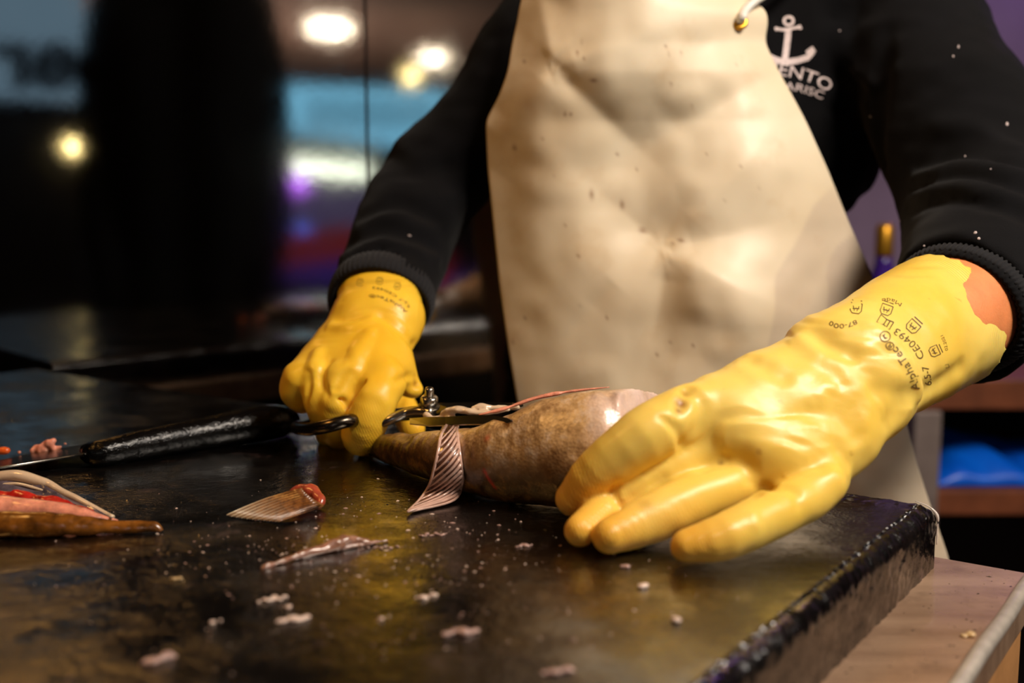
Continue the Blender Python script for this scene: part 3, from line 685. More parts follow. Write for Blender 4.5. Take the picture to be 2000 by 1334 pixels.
icon('shield', (1783, 638), 24, 2.4, bv1, glove1, M['ink']); icon('shield', (1825, 686), 20, 2.0, bv1, glove1, M['ink'])
icon('shield', (1731, 605), 22, 2.8, bv1, glove1, M['ink']); icon('shield', (1672, 602), 22, 3.0, bv1, glove1, M['ink']); icon('square', (1850, 715), 8, 1.8, bv1, glove1, M['ink'])
write('AlphaTec®', [(797, 608), (784, 597), (762, 584), (740, 577), (721, 574)], 9, bv2, M['ink_faint'], glove2)
write('CE0493', [(776, 577), (762, 569), (745, 562), (728, 559)], 7, bv2, M['ink_faint'], glove2)
write('6.5-7', [(801, 600), (796, 590), (781, 581)], 7, bv2, M['ink_faint'], glove2)
for c_ in ((703, 553), (741, 550), (776, 560)): icon('shield', c_, 12, 3.0, bv2, glove2, M['ink_faint'])
# anchor emblem and lettering on the chest
cx, cy, sc = 1538, 84, 54
def sp(x, y): return (cx + sc * x + 3 * y, cy - sc * y + 2 * x)
AN = [[(0, .48), (0, .2), (-.03, -.2), (-.05, -.5), (-.05, -.62)], [(-.9, .25), (.82, .27)], [(-.42, .50), (-.2, .47), (.2, .55), (.42, .60)],
      [(.17 * math.cos(a), .80 + .15 * math.sin(a)) for a in np.linspace(0, 2 * math.pi, 17)],
      [(-.95, -.2), (-.8, -.45), (-.4, -.62), (-.05, -.70), (.4, -.62), (.75, -.50), (.92, -.28)], [(-.46, .56), (-.40, .44)], [(.38, .66), (.46, .52)]]
V, Fc = ribbon_shape(AN[:1] + AN[4:5], .22); lay('anchor_emblem', V, Fc, sp, bvs, M['print'], sweat, .0008)
V, Fc = ribbon_shape(AN[1:4] + AN[5:], .10); lay('anchor_emblem', V, Fc, sp, bvs, M['print'], sweat, .0008)
V, Fc = ribbon_shape([[(.72, -.34), (.92, -.16), (.98, -.30)]], .16); lay('anchor_emblem', V, Fc, sp, bvs, M['print'], sweat, .0008)
write('MIENTO', [(1480, 138), (1530, 148), (1580, 160), (1618, 180)], 34, bvs, M['print'], sweat, 'chest_lettering', .0008)
write('MARISC', [(1512, 172), (1560, 179), (1606, 194)], 22, bvs, M['print'], sweat, 'chest_lettering', .0008)

lr = random.Random(11); lv, lf = [], []
for px, py, rr in [(1967, 243, .0011), (1872, 92, .0007), (1862, 110, .0006), (1885, 305, .0006), (1700, 228, .0005), (1905, 455, .0012), (1912, 466, .0010), (1758, 432, .0006), (800, 460, .0006), (700, 500, .0005), (1805, 480, .0006), (1640, 60, .0005), (1935, 330, .0005), (1850, 560, .0004)]:
    hh = bvs.ray_cast(Vector((0, 0, H)), Vector(ray(px, py)).normalized())[0]
    if hh is None: continue
    q = np.array(hh) - ray(px, py) * .0004; b0_ = len(lv); el = lr.uniform(1, 2.5); an0 = lr.uniform(0, 3)
    for k in range(6):
        an = k * math.pi / 3; x, z = rr * el * math.cos(an), rr * math.sin(an); lv.append(q + np.array([x * math.cos(an0) - z * math.sin(an0), 0, x * math.sin(an0) + z * math.cos(an0)]))
    lv.append(q + np.array([0, -rr * .6, 0])); lf += [(b0_ + k, b0_ + (k + 1) % 6, b0_ + 6) for k in range(6)]
lo_ = link('lint', mesh(lv, lf), M['print'], sweat); lo_['kind'] = 'stuff'

# --- apron
rows = [(-60, 1030, 1400, .905, .905), (-8, 1022, 1440, .900, .90), (12, 1016, 1492, .897, .90), (40, 1012, 1500, .895, .90), (82, 1002, 1492, .893, .90), (140, 993, 1520, .89, .895), (190, 975, 1548, .895, .895), (235, 950, 1572, .905, .895),
        (330, 954, 1615, .905, .89), (430, 964, 1655, .90, .885), (550, 976, 1708, .895, .88), (680, 994, 1735, .89, .87), (790, 1012, 1760, .885, .865), (900, 1030, 1788, .88, .86), (975, 1040, 1812, .875, .855), (1085, 1050, 1850, .87, .85), (1300, 1080, 1900, .87, .85), (1500, 1090, 1940, .87, .85)]
rows = np.array(rows, float); nv, nu = 260, 200
pyv = np.linspace(-60, 1500, nv)
Lx = np.interp(pyv, rows[:, 0], rows[:, 1]); Rx = np.interp(pyv, rows[:, 0], rows[:, 2]); LY = np.interp(pyv, rows[:, 0], rows[:, 3]); RY = np.interp(pyv, rows[:, 0], rows[:, 4])
ksm = np.array([1, 2, 3, 2, 1.]) / 9
for _ in range(2): Lx[2:-2] = np.convolve(Lx, ksm, 'valid'); LY[2:-2] = np.convolve(LY, ksm, 'valid'); Rx[2:-2] = np.convolve(Rx, ksm, 'valid')
U = np.linspace(0, 1, nu)
PX = Lx[:, None] + (Rx - Lx)[:, None] * U[None, :]; PY = np.repeat(pyv[:, None], nu, 1)
PY = PY + np.where(PY < 30, (1440 - PX) * -0.0 , 0)
YY = LY[:, None] * (1 - U) + RY[:, None] * U - 0.045 * (1 - np.abs(2 * U[None, :] - 1) ** 2.2)
def blob(cx, cy, sx, sy, a, rot=0):
    x = (PX - cx) * math.cos(rot) + (PY - cy) * math.sin(rot); y = -(PX - cx) * math.sin(rot) + (PY - cy) * math.cos(rot); return a * np.exp(-(x / sx) ** 2 - (y / sy) ** 2)
def dcone(cx, cy, s, a, dirn, sharp=2.0):      # the pointed dent of a creased sheet
    dx, dy = PX - cx, PY - cy; r = np.hypot(dx, dy) + 6; th = np.arctan2(dy, dx) - dirn
    return a * r / s * np.exp(-r / s) * np.cos(th) ** 1 * np.exp(-(r / (2.2 * s)) ** 2)
D = np.zeros_like(PX)
D += -dcone(1085, 135, 110, 0.020, math.radians(60)) + blob(1230, 300, 70, 120, .010, 0.6) + blob(1040, 330, 60, 150, -.006)
D += dcone(1308, 492, 100, 0.020, math.radians(-60)) + blob(1250, 470, 70, 100, .006) + blob(1440, 600, 120, 60, -.008, .4)
D += blob(1100, 600, 90, 260, -.006) + blob(1290, 640, 60, 160, .006, .2) + blob(1500, 300, 90, 120, -.006, .4) + blob(1430, 190, 160, 26, .003, -.5)
def crease(p0, p1, wd, a, asym=0.0):         # a sharp-edged fold running from p0 and fading out at p1
    p0, p1 = np.array(p0, float), np.array(p1, float); L = np.linalg.norm(p1 - p0); tx, ty = (p1 - p0) / L
    s_ = ((PX - p0[0]) * tx + (PY - p0[1]) * ty) / L; d_ = -(PX - p0[0]) * ty + (PY - p0[1]) * tx
    f = .92 * np.clip((s_ + .04) / .22, 0, 1) ** .7 * np.clip(1.15 - s_, 0, 1) ** .8; w_ = wd * (.42 + 1.0 * np.clip(s_, 0, 1.2))
    return a * f * np.exp(-np.sqrt(d_ ** 2 + 60) / w_) * (1 + asym * np.tanh(d_ / w_))
D += crease((1082, 132), (1040, -80), 60, -.010) + crease((1082, 132), (960, 290), 50, -.008) + crease((1082, 132), (1290, 330), 80, .013) + crease((1082, 132), (1300, 60), 60, -.006)
D += crease((1306, 490), (1590, 160), 70, -.007) + crease((1306, 490), (1600, 640), 90, -.012) + crease((1306, 490), (1250, 800), 70, .009) + crease((1306, 490), (1120, 330), 80, .010) + crease((1306, 490), (1560, 420), 60, .009)
D += crease((955, 235), (1060, 120), 40, .006) + crease((1190, 560), (1010, 760), 60, .004)
D += 0.0025 * np.sin(PX / 70 + PY / 180) + 0.0022 * vnoise(np.stack([PX, PY, PX * 0], -1), 1 / 110, 5) + 0.0012 * vnoise(np.stack([PX, PY, PX * 0], -1), 1 / 45, 6)
YY = YY + D
Gp = np.zeros((nv, nu, 3)); dX = (PX - 1000) / F; dYc = -(PY - 667) / F; fy = CT + dYc * ST; fz = -ST + dYc * CT
Gp[..., 0] = dX * YY / fy; Gp[..., 1] = YY; Gp[..., 2] = H + fz * YY / fy
keep = Gp[:, 0, 2] > -0.55; Gp = Gp[keep]; PXk, PYk = PX[keep], PY[keep]
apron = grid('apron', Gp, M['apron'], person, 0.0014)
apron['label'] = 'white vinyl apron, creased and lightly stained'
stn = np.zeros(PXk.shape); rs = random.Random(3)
for q in [(1160, 157, 7, 3), (1006, 288, 4, 5), (1025, 120, 3, 3), (1104, 222, 3, 4), (1310, 165, 3, 3), (1155, 380, 4, 9), (1255, 450, 8, 5), (1330, 470, 6, 4), (1380, 300, 2, 2), (1130, 500, 3, 3), (1205, 300, 3, 3), (1215, 400, 4, 8), (1060, 270, 3, 2)] + [(rs.uniform(980, 1500), rs.uniform(60, 760), rs.uniform(1.5, 3), rs.uniform(1.5, 4)) for _ in range(26)]:
    stn = np.maximum(stn, 0.75 * np.exp(-((PXk - q[0]) / q[2]) ** 2 - ((PYk - q[1]) / q[3]) ** 2))
stn = np.maximum(stn, 0.18 * np.exp(-((PXk - 1035) / 22) ** 2 - ((PYk - 205) / 14) ** 2))
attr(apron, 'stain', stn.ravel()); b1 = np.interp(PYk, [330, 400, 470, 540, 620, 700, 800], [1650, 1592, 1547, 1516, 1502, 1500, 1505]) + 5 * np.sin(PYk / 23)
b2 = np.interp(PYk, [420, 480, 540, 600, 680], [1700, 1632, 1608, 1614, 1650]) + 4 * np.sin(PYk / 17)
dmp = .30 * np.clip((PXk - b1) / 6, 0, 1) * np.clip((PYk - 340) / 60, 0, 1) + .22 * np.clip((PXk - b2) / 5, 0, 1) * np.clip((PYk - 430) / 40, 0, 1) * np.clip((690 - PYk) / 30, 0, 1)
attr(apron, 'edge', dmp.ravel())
bva = BVHTree.FromPolygons([tuple(v) for v in Gp.reshape(-1, 3)], [p.vertices[:] for p in apron.data.polygons])
eh = bva.ray_cast(Vector((0, 0, H)), Vector(ray(1443, 42)).normalized())[0]
spin('eyelet', [(.0034, -.0012), (.0068, -.0012), (.0075, 0), (.0068, .0014), (.0034, .0014), (.0030, 0)], eh + Vector((0, -.0012, 0)), (0.1, -1, .35), M['brass'], apron, 24)
sp_ = [np.array(eh) + np.array([0, .004, 0]), np.array(eh) + np.array([0.001, -.006, .002]), P(1456, 20, .885), P(1475, 2, .89), P(1510, -22, .90), P(1580, -75, .93), (0.22, .955, .42), (0.195, .985, .47)]
tube('neck_cord', catmull(sp_, 40), .0036, M['strap'], apron, 12)
eh2 = P(1040, -50, .885); tube('neck_cord', catmull([eh2, P(1060, -90, .90), (0.06, .94, .44), (0.075, .985, .47)], 24), .0036, M['strap'], apron, 12)

# ------------------------------------------------------------------ the whole fish
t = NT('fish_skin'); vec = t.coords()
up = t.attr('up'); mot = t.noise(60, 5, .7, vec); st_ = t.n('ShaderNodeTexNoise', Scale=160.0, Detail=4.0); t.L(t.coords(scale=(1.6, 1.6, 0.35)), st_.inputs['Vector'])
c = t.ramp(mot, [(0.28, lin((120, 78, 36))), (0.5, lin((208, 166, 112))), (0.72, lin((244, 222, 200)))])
low = t.ramp(t.noise(90, 5, .7, vec), [(0.35, lin((30, 18, 8))), (0.55, lin((86, 56, 20))), (0.75, lin((186, 130, 50)))])  # dark gold underside, with the shadow at the bottom put into the colour
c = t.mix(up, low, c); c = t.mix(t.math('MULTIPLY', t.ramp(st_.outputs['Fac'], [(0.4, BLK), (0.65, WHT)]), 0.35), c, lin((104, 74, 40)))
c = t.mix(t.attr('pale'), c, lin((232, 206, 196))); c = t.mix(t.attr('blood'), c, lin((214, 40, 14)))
vo = t.n('ShaderNodeTexVoronoi', Scale=520.0); t.L(vec, vo.inputs['Vector'])
M['fish'] = t.set(Base_Color=c, Roughness=0.32, Normal=t.bump(vo.outputs['Distance'], 0.35, 0.0005), Specular_IOR_Level=0.6, Coat_Weight=0.25, Coat_Roughness=0.25, Subsurface_Weight=.08, Subsurface_Radius=(.006, .003, .0015), Subsurface_Scale=.4)
M['flesh'] = simple('pink_flesh', (226, 146, 120), 0.25, var=0.35, nscale=160, bump=0.5, bscale=400, Coat_Weight=0.6, Subsurface_Weight=.2, Subsurface_Radius=(.008, .003, .002), Subsurface_Scale=.4)
M['red'] = simple('raw_red_flesh', (178, 34, 24), 0.22, var=0.5, nscale=180, bump=0.6, bscale=400, Coat_Weight=0.6)
M['membrane'] = simple('pale_membrane', (216, 190, 160), 0.22, var=0.12, nscale=60, bump=0.3, Coat_Weight=0.7, Subsurface_Weight=.2, Subsurface_Radius=(.006, .004, .003), Subsurface_Scale=.4)
M['dark_membrane'] = simple('dark_membrane', (92, 82, 92), 0.15, var=0.5, nscale=120, bump=0.4, Coat_Weight=1.0)
M['fin'] = simple('fin_membrane', (96, 62, 48), 0.2, var=0.35, nscale=90, bump=0.2, Coat_Weight=0.7)
M['fin_ray'] = simple('fin_ray', (206, 168, 152), 0.25, var=0.2, nscale=120, Coat_Weight=0.7)
fish_l = [(728, 872, 22), (760, 877, 31), (810, 886, 42), (870, 894, 57), (950, 902, 74), (1030, 893, 96), (1120, 882, 117), (1210, 878, 122), (1290, 868, 106), (1330, 862, 92)]
fp = [C(*a) for a in fish_l]
fish = empty('fish', np.array([fp[5][0][0], fp[5][0][1], 0]), 'whole brown mottled fish on the black board held down and being cut open', 'fish')
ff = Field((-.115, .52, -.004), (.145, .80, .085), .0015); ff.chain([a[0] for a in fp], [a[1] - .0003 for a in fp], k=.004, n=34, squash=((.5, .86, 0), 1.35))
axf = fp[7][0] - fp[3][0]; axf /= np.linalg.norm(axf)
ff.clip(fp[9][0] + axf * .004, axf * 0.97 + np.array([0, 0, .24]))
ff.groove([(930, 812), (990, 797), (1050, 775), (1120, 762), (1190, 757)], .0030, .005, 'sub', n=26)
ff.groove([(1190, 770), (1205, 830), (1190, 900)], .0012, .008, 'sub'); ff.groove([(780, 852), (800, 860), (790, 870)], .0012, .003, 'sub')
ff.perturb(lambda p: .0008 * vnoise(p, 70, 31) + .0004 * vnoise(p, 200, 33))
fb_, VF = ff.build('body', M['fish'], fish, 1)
fb_.data.name = 'fish_body'
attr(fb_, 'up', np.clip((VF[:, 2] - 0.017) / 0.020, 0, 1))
sa = (VF - fp[0][0]) @ axf; attr(fb_, 'pale', np.clip((sa - float((fp[7][0] - fp[0][0]) @ axf) + .008 + .006 * vnoise(VF, 90, 77)) / .022, 0, 1) * .9 * np.clip((VF[:, 2] - .03) / .015, 0, 1))
bl = np.zeros(len(VF))
for i in range(9):
    hq = ff.hit(946 + i * 2.6, 920 + i * 4)
    if hq is not None: bl = np.maximum(bl, np.exp(-(dist_to(VF, hq) / .0011) ** 2))
hq = ff.hit(952, 856); bl = np.maximum(bl, .5 * np.exp(-(dist_to(VF, hq) / .002) ** 2)) if hq is not None else bl
attr(fb_, 'blood', bl)
# cut edge of flesh along the top and the loose membranes round the blades
def on_fish(px, py, up_=0.0):
    hq = ff.hit(px, py); hq = P(px, py, .66) if hq is None else hq; return hq + np.array([0, 0, up_])
cut = [on_fish(px, py, .0006) for px, py in [(935, 812), (985, 800), (1040, 781), (1090, 770), (1140, 763), (1190, 758)]]
tube('cut_edge', catmull(cut, 40), np.interp(np.linspace(0, 1, 40), [0, .2, .6, 1], [.0010, .0024, .0022, .0006]) * (1 + .5 * vnoise(np.arange(40)[:, None] * np.array([.45, 0, 0]), 1.0, 5)), M['flesh'], fish, 8, flat=.5)
sf_ = Field((-.075, .60, .015), (.03, .74, .065), .0009)
mq = [(868, 806, .695, 9), (890, 800, .690, 12), (912, 802, .686, 11), (935, 806, .684, 9), (960, 805, .684, 8), (990, 800, .684, 6)]
sf_.chain(*pr(mq), k=.002, squash=((0, 0, 1), 1.6)); sf_.chain(*pr([(832, 810, .700, 6), (845, 818, .697, 7), (870, 818, .693, 8), (886, 822, .690, 8)]), k=.002)
sf_.chain(*pr([(925, 798, .69, 6), (940, 794, .69, 8), (962, 797, .69, 6), (985, 798, .69, 7), (1010, 795, .688, 5)]), k=.002)
sf_.chain(*pr([(880, 818, .69, 10), (872, 832, .688, 8), (860, 846, .688, 5), (855, 852, .688, 2)]), k=.003)
sf_.perturb(lambda p: .0007 * vnoise(p, 260, 41)); sf_.build('loose_membrane', M['membrane'], fish, 1)
# hanging fin
Lf = catmull([(878, 822), (862, 850), (856, 880), (848, 915), (838, 948), (820, 975), (796, 999)], 40); Rf = catmull([(893, 820), (893, 850), (898, 885), (902, 920), (903, 945), (884, 978), (797, 1000)], 40)
Yf = np.interp(np.linspace(0, 1, 40), [0, .12, .35, .7, 1], [.676, .654, .642, .628, PZ(796, 1000, .0016)[1]])
for i in range(40):
    hs = [ff.hit(*(Lf[i] * (1 - u_) + Rf[i] * u_)) for u_ in (0, .5, 1)]; hs = [q[1] for q in hs if q is not None]
    if hs: Yf[i] = min(Yf[i], min(hs) - .0025)
Yf[2:-2] = np.convolve(Yf, np.ones(5) / 5, 'valid')
Gf = np.zeros((40, 14, 3))
for i in range(40):
    for j in range(14):
        uu = j / 13; q = Lf[i] * (1 - uu) + Rf[i] * uu; Gf[i, j] = P(q[0], q[1], Yf[i] - .0022 * math.sin(math.pi * uu))
fin = grid('fin', Gf, M['fin'], fish, .0006)
for k in range(13):
    a0 = k / 13 * 0.80; i0 = a0 * 39; pts = []
    for s_ in np.linspace(0, 1, 9):
        ii = min(39, i0 + s_ * (9 + k * .6)); uu = 1 - s_; i1 = int(ii); fr = ii - i1; i2 = min(39, i1 + 1)
        j = uu * 13; j1 = int(j); j2 = min(13, j1 + 1); fj = j - j1
        g = (Gf[i1, j1] * (1 - fj) + Gf[i1, j2] * fj) * (1 - fr) + (Gf[i2, j1] * (1 - fj) + Gf[i2, j2] * fj) * fr; pts.append(g + np.array([0, -.0006, .0001]))
    tube('fin_ray', pts, np.linspace(.0011, .0005, 9), M['fin_ray'], fin, 6)
for side in (Lf, Rf):
    tube('fin_edge', [P(side[i][0], side[i][1], Yf[i] - .0004) for i in range(40)], np.linspace(.0013, .0007, 40), M['fin_ray'], fin, 6)

# ------------------------------------------------------------------ scissors in the fist
piv = P(838, 806, .712)
sc_o = empty('scissors', (piv[0], piv[1], 0.0), 'steel kitchen scissors held in the yellow fist, blades closed on the fish', 'scissors')
def blade(name, pix_top, pix_bot, thick, mat, par):
    if mat is M['steel']:                 # the lower blade runs in front of the fish's flank
        hs = [ff.hit(x, y) for x, y in ((1001, 826), (985, 829), (960, 830), (930, 832))]; ys = [h_[1] for h_ in hs if h_ is not None]; ty = min([.655] + ys) - .0025
        pix_top = [(q[0], q[1], float(np.interp(q[0], [800, 1001], [.700, ty]))) for q in pix_top]; pix_bot = [(q[0], q[1], float(np.interp(q[0], [800, 1001], [.700, ty])) - .004 * (1001 - q[0]) / 200 - .0004) for q in pix_bot]
    V = []; n = len(pix_top)
    for a, bb_ in zip(pix_top, pix_bot): V += [P(*a), P(*bb_)]
    V = np.array(V); nrm = np.array([0, -.55, .83]) * thick; V2_ = V - nrm; A = np.vstack([V, V2_]); m = 2 * n; Fc = []
    for i in range(n - 1):
        a = 2 * i; Fc += [(a, a + 1, a + 3, a + 2), (m + a, m + a + 2, m + a + 3, m + a + 1), (a, a + 2, m + a + 2, m + a), (a + 1, m + a + 1, m + a + 3, a + 3)]
    Fc += [(0, m, m + 1, 1), (m - 2, m - 1, 2 * m - 1, 2 * m - 2)]
    o = link(name, mesh(A, Fc), mat, par, False); return o
blade('blade', [(800, 817, .700), (838, 814, .690), (870, 814, .682), (920, 811, .672), (965, 811, .660), (990, 816, .652), (1001, 820, .648)],
      [(800, 827, .692), (838, 831, .682), (870, 830, .670), (920, 828, .658), (965, 828, .648), (990, 826, .645), (1002, 823, .642)], .0011, M['steel'], sc_o)
blade('blade', [(812, 797, .722), (850, 787, .728), (900, 786, .722), (950, 785, .714), (1000, 786, .704), (1020, 788, .70)],
      [(812, 808, .712), (850, 808, .710), (900, 806, .700), (950, 803, .694), (1000, 797, .690), (1022, 790, .698)], .0018, M['dark_steel'], sc_o)
hb = P(838, 792, .712); axb = (0.05, -.35, .93)
spin('bolt', [(.0030, -.010), (.0030, .012), (.0026, .0135), (.0012, .014)], hb, axb, M['steel'], sc_o, 18)
spin('nut', [(.0052, .0002), (.0060, .0012), (.0060, .0062), (.0050, .0074)], hb, axb, M['steel'], sc_o, 6)
spin('washer', [(.0072, -.0014), (.0074, -.0004), (.0070, .0002)], hb, axb, M['dark_steel'], sc_o, 24)
tube('handle', catmull([P(846, 806, .708), P(820, 803, .712), (P(795, 806, .716)), P(765, 818, .714), P(735, 828, .716), P(700, 832, .722)], 26), .0046, M['steel'], sc_o, 12, flat=.8)
loop = catmull([P(745, 826, .748), P(705, 824, .722), P(680, 822, .704), P(640, 832, .700), P(604, 838, .712), P(582, 836, .740), P(590, 832, .775), P(640, 824, .795), P(700, 816, .79), P(750, 812, .76), P(800, 808, .728), P(840, 806, .716)], 60)
tube('handle', loop, .0052, M['dark_steel'], sc_o, 12, flat=.9)

# ------------------------------------------------------------------ knife
kn_l = [(178, 884, 24), (200, 884, 28), (290, 866, 31), (400, 846, 33), (480, 832, 36), (530, 824, 36), (560, 822, 28)]
kp = [C(*a) for a in kn_l]
knife = empty('knife', (kp[2][0][0], kp[2][0][1], 0), 'fish knife with a black textured handle lying on the board', 'knife')
t = NT('textured_black_handle'); t.set(Base_Color=lin((3, 3, 3)), Specular_IOR_Level=.3, Roughness=0.22, Normal=t.bump(t.noise(600, 2, .6), .6, .0008), Coat_Weight=.15, Coat_Roughness=.15); M['handle'] = t.m
kf = Field((-.345, .64, -.003), (-.15, .86, .04), .0012); kf.chain([a[0] for a in kp], [a[1] - .0004 for a in kp], k=.003, n=24); kf.perturb(lambda p: .0003 * vnoise(p, 500, 51)); kf.build('handle', M['handle'], knife, 1)
a0 = P(185, 884, kp[0][0][1] - .008); b0 = P(-190, 945, kp[0][0][1] - .065); dk = b0 - a0
a0z, b0z = a0.copy(), b0.copy(); wv = np.array([-.10, .995, 0]) * .064
Kv = []
for s_ in np.linspace(0, 1, 14):
    q = a0 + dk * s_; taper = 1 - .55 * s_ ** 3; Kv.append((q, q + wv * taper + np.array([0, 0, -.004])))
V = []; Fc = []
for i, (q, e_) in enumerate(Kv): V += [q + np.array([0, 0, .0011]), q - np.array([0, 0, .0011]), e_]
for i in range(13):
    a = 3 * i; Fc += [(a, a + 3, a + 4, a + 1), (a, a + 2, a + 5, a + 3), (a + 1, a + 4, a + 5, a + 2)]
Fc += [(0, 1, 2), (39, 41, 40)]
link('blade', mesh(V, Fc), M['dark_steel'], knife, False)
tube('spine', [a0 + np.array([0, -.0002, .0002]), b0 + np.array([0, -.0002, .0002])], .0010, M['steel'], knife, 6)
def on_blade(px, py, up_=0.0):
    n_ = np.cross(dk, wv + np.array([0, 0, -.004])); d = ray(px, py); o = np.array([0, 0, H]); return o + d * (((a0 - o) @ n_) / (d @ n_)) + np.array([0, 0, up_])
# scraps of flesh lying on the blade
def lump(name, pts, rads, mat, noise=.0008, ns=300, h=.0008, k=.0015, seed=1, squash=None):
    pts = np.array(pts); m = max(rads) + .004; f_ = Field(pts.min(0) - m, pts.max(0) + m, h)
    for i in range(len(pts)): f_.cone(pts[i], pts[i] + 1e-5, rads[i], rads[i], k, squash=squash)
    f_.perturb(lambda p: noise * vnoise(p, ns, seed)); o, _ = f_.build(name, mat, None, 1); return rebase(o)
sc_ = [P(x, y, .735) for x, y in [(68, 880), (78, 876), (90, 879), (88, 868), (99, 869), (108, 876), (118, 872), (104, 862), (80, 883), (126, 866), (92, 862)]]
tag(lump('flesh_scrap', sc_, [.0030, .0032, .0032, .0028, .0026, .0026, .0016, .0020, .0018, .0010, .0020], M['flesh'], .0012, 330, seed=3, k=.003), 'ragged pink scrap of fish flesh lying on the knife blade', 'scrap')
sc_ = [P(x, y, .727) for x, y in [(2, 881), (8, 880), (14, 880), (-6, 881)]]
tag(lump('flesh_scrap', sc_, [.0020, .0021, .0018, .0020], simple('orange_flesh', (226, 92, 26), .3, Coat_Weight=.5), .0004, seed=4, k=.003), 'small orange flesh scrap at the left end of the blade', 'scrap')
tag(lump('flesh_scrap', [P(38, 884, .735)], [.0013], M['flesh'], .0003, seed=5), 'tiny pink crumb on the blade beside the ragged scrap', 'scrap')

# ------------------------------------------------------------------ cut fish piece on the left
pc = empty('fish_piece', PZ(120, 1035, 0), 'opened piece of fish with red flesh and a pale rim at the left edge', 'fish piece')
def body_chain(name, lst, mat, par, seed, squash=None, noise=.0007, h=.0013, k=.003, n=None, ns=180):
    q = [C(*a) if len(a) == 3 else (P(a[0], a[1], a[2]), a[3] * a[2] / F) for a in lst]; pts = np.array([a[0] for a in q]); r = [a[1] for a in q]; m = max(r) + .005
    f_ = Field(pts.min(0) - m, pts.max(0) + m, h); f_.chain(pts, r, k=k, n=n, squash=squash); f_.perturb(lambda p: noise * vnoise(p, ns, seed)); o, V_ = f_.build(name, mat, par, 1); return o
M['skin_brown'] = simple('brown_fish_skin', (112, 66, 18), 0.25, var=0.85, nscale=110, bump=0.4, Coat_Weight=0.7)
body_chain('skin', [(-90, 1025, 26), (0, 1024, 26), (80, 1024, 25), (150, 1026, 21), (220, 1029, 14), (270, 1029, 13), (300, 1030, 11), (312, 1034, 7)], M['skin_brown'], pc, 61)
body_chain('flesh', [(-90, 998, .574, 30), (0, 997, .574, 29), (60, 999, .574, 26), (120, 1003, .573, 21), (180, 1011, .572, 14), (225, 1020, .573, 6), (240, 1023, .573, 3)], M['flesh'], pc, 62, noise=.0009)
body_chain('red_flesh', [(-90, 970, .590, 14), (-10, 971, .590, 14), (40, 972, .589, 14), (90, 978, .587, 11), (130, 987, .585, 9), (180, 1003, .582, 5), (205, 1010, .580, 3)], M['red'], pc, 63, noise=.0014)
rimp = catmull([(-90, 950), (-20, 936), (15, 930), (40, 930), (70, 938), (95, 946), (120, 960), (150, 974), (180, 990), (205, 1003), (220, 1010)], 60); Yr = np.interp(np.linspace(0, 1, 60), [0, .5, 1], [.618, .612, .584])
lowp = catmull([(-90, 978), (0, 972), (60, 974), (110, 980), (160, 995), (200, 1006), (219, 1012)], 60)
Gd = np.zeros((60, 8, 3))
for i in range(60):
    for j in range(8):
        uu = j / 7; q = lowp[i] * (1 - uu) + rimp[i] * uu; Gd[i, j] = P(q[0], q[1], (Yr[i] - .014) * (1 - uu) + Yr[i] * uu + .003 * math.sin(uu * 3.1 + i * .3) * .5)
grid('dark_lining', Gd, M['dark_membrane'], pc, .0008)
tube('pale_rim', [P(q[0], q[1], y - .001) for q, y in zip(rimp, Yr)], np.interp(np.linspace(0, 1, 60), [0, .35, .6, 1], [.0040, .0034, .0022, .0014]), M['membrane'], pc, 10)
tube('pale_rim', [P(q[0], q[1] + 16, y - .006) for q, y in zip(rimp[:36], Yr[:36])], np.interp(np.linspace(0, 1, 36), [0, .6, 1], [.0012, .0010, .0004]), M['membrane'], pc, 8)

# cut fin in the middle of the board
cfin = empty('cut_fin', PZ(545, 1000, 0), 'cut-off brown fin with a red fleshy root lying on the board', 'fin')
t = NT('fin_ray_brown'); f_ = t.attr('tipw'); t.set(Base_Color=t.mix(f_, t.ramp(t.noise(300), [(.3, lin((74, 38, 14))), (.7, lin((146, 92, 44)))]), lin((206, 184, 152))), Roughness=.25, Coat_Weight=.6); M['ray2'] = t.m
for k in range(20):
    u_ = k / 19; s0 = np.array([590 + 40 * u_ ** 1.4, 955 + 32 * u_]); e0 = np.array([443 + 100 * u_ ** 1.1, 1006 + 13 * u_ ** .7]); pts = []
    zs = .010 * (1 - u_) ** .6 + .0022
    for s_ in np.linspace(0, 1, 10):
        q = s0 * (1 - s_) + e0 * s_; q[1] -= 5 * math.sin(math.pi * s_) * (1 - u_); pts.append(PZ(q[0], q[1], zs * (1 - s_) ** 1.1 + .0024))
    o = tube('fin_ray', pts, np.linspace(.0008 + .0003 * (k % 2), .0004, 10), M['ray2'], cfin, 7); vv = np.repeat(np.linspace(0, 1, 10), 7); attr(o, 'tipw', np.clip((vv - .30) * 1.8, 0, 1) * (1 - .8 * u_) * (1.0 if k % 2 == 0 else .25))
o = body_chain('fleshy_root', [(566, 962, .612, 5), (580, 958, .612, 9), (594, 957, .611, 12), (610, 961, .608, 14), (620, 971, .604, 12), (626, 982, .600, 10), (622, 990, .596, 6)], simple('red_fin_root', (176, 74, 50), .3, var=.4, nscale=150, bump=.5, Coat_Weight=.5, Subsurface_Weight=.15, Subsurface_Radius=(.005, .002, .001)), cfin, 64, h=.0009, noise=.0008, ns=260)
M['web'] = simple('fin_web', (44, 24, 12), .25, var=.4, nscale=120, Coat_Weight=.6)
Gw = np.zeros((16, 12, 3))
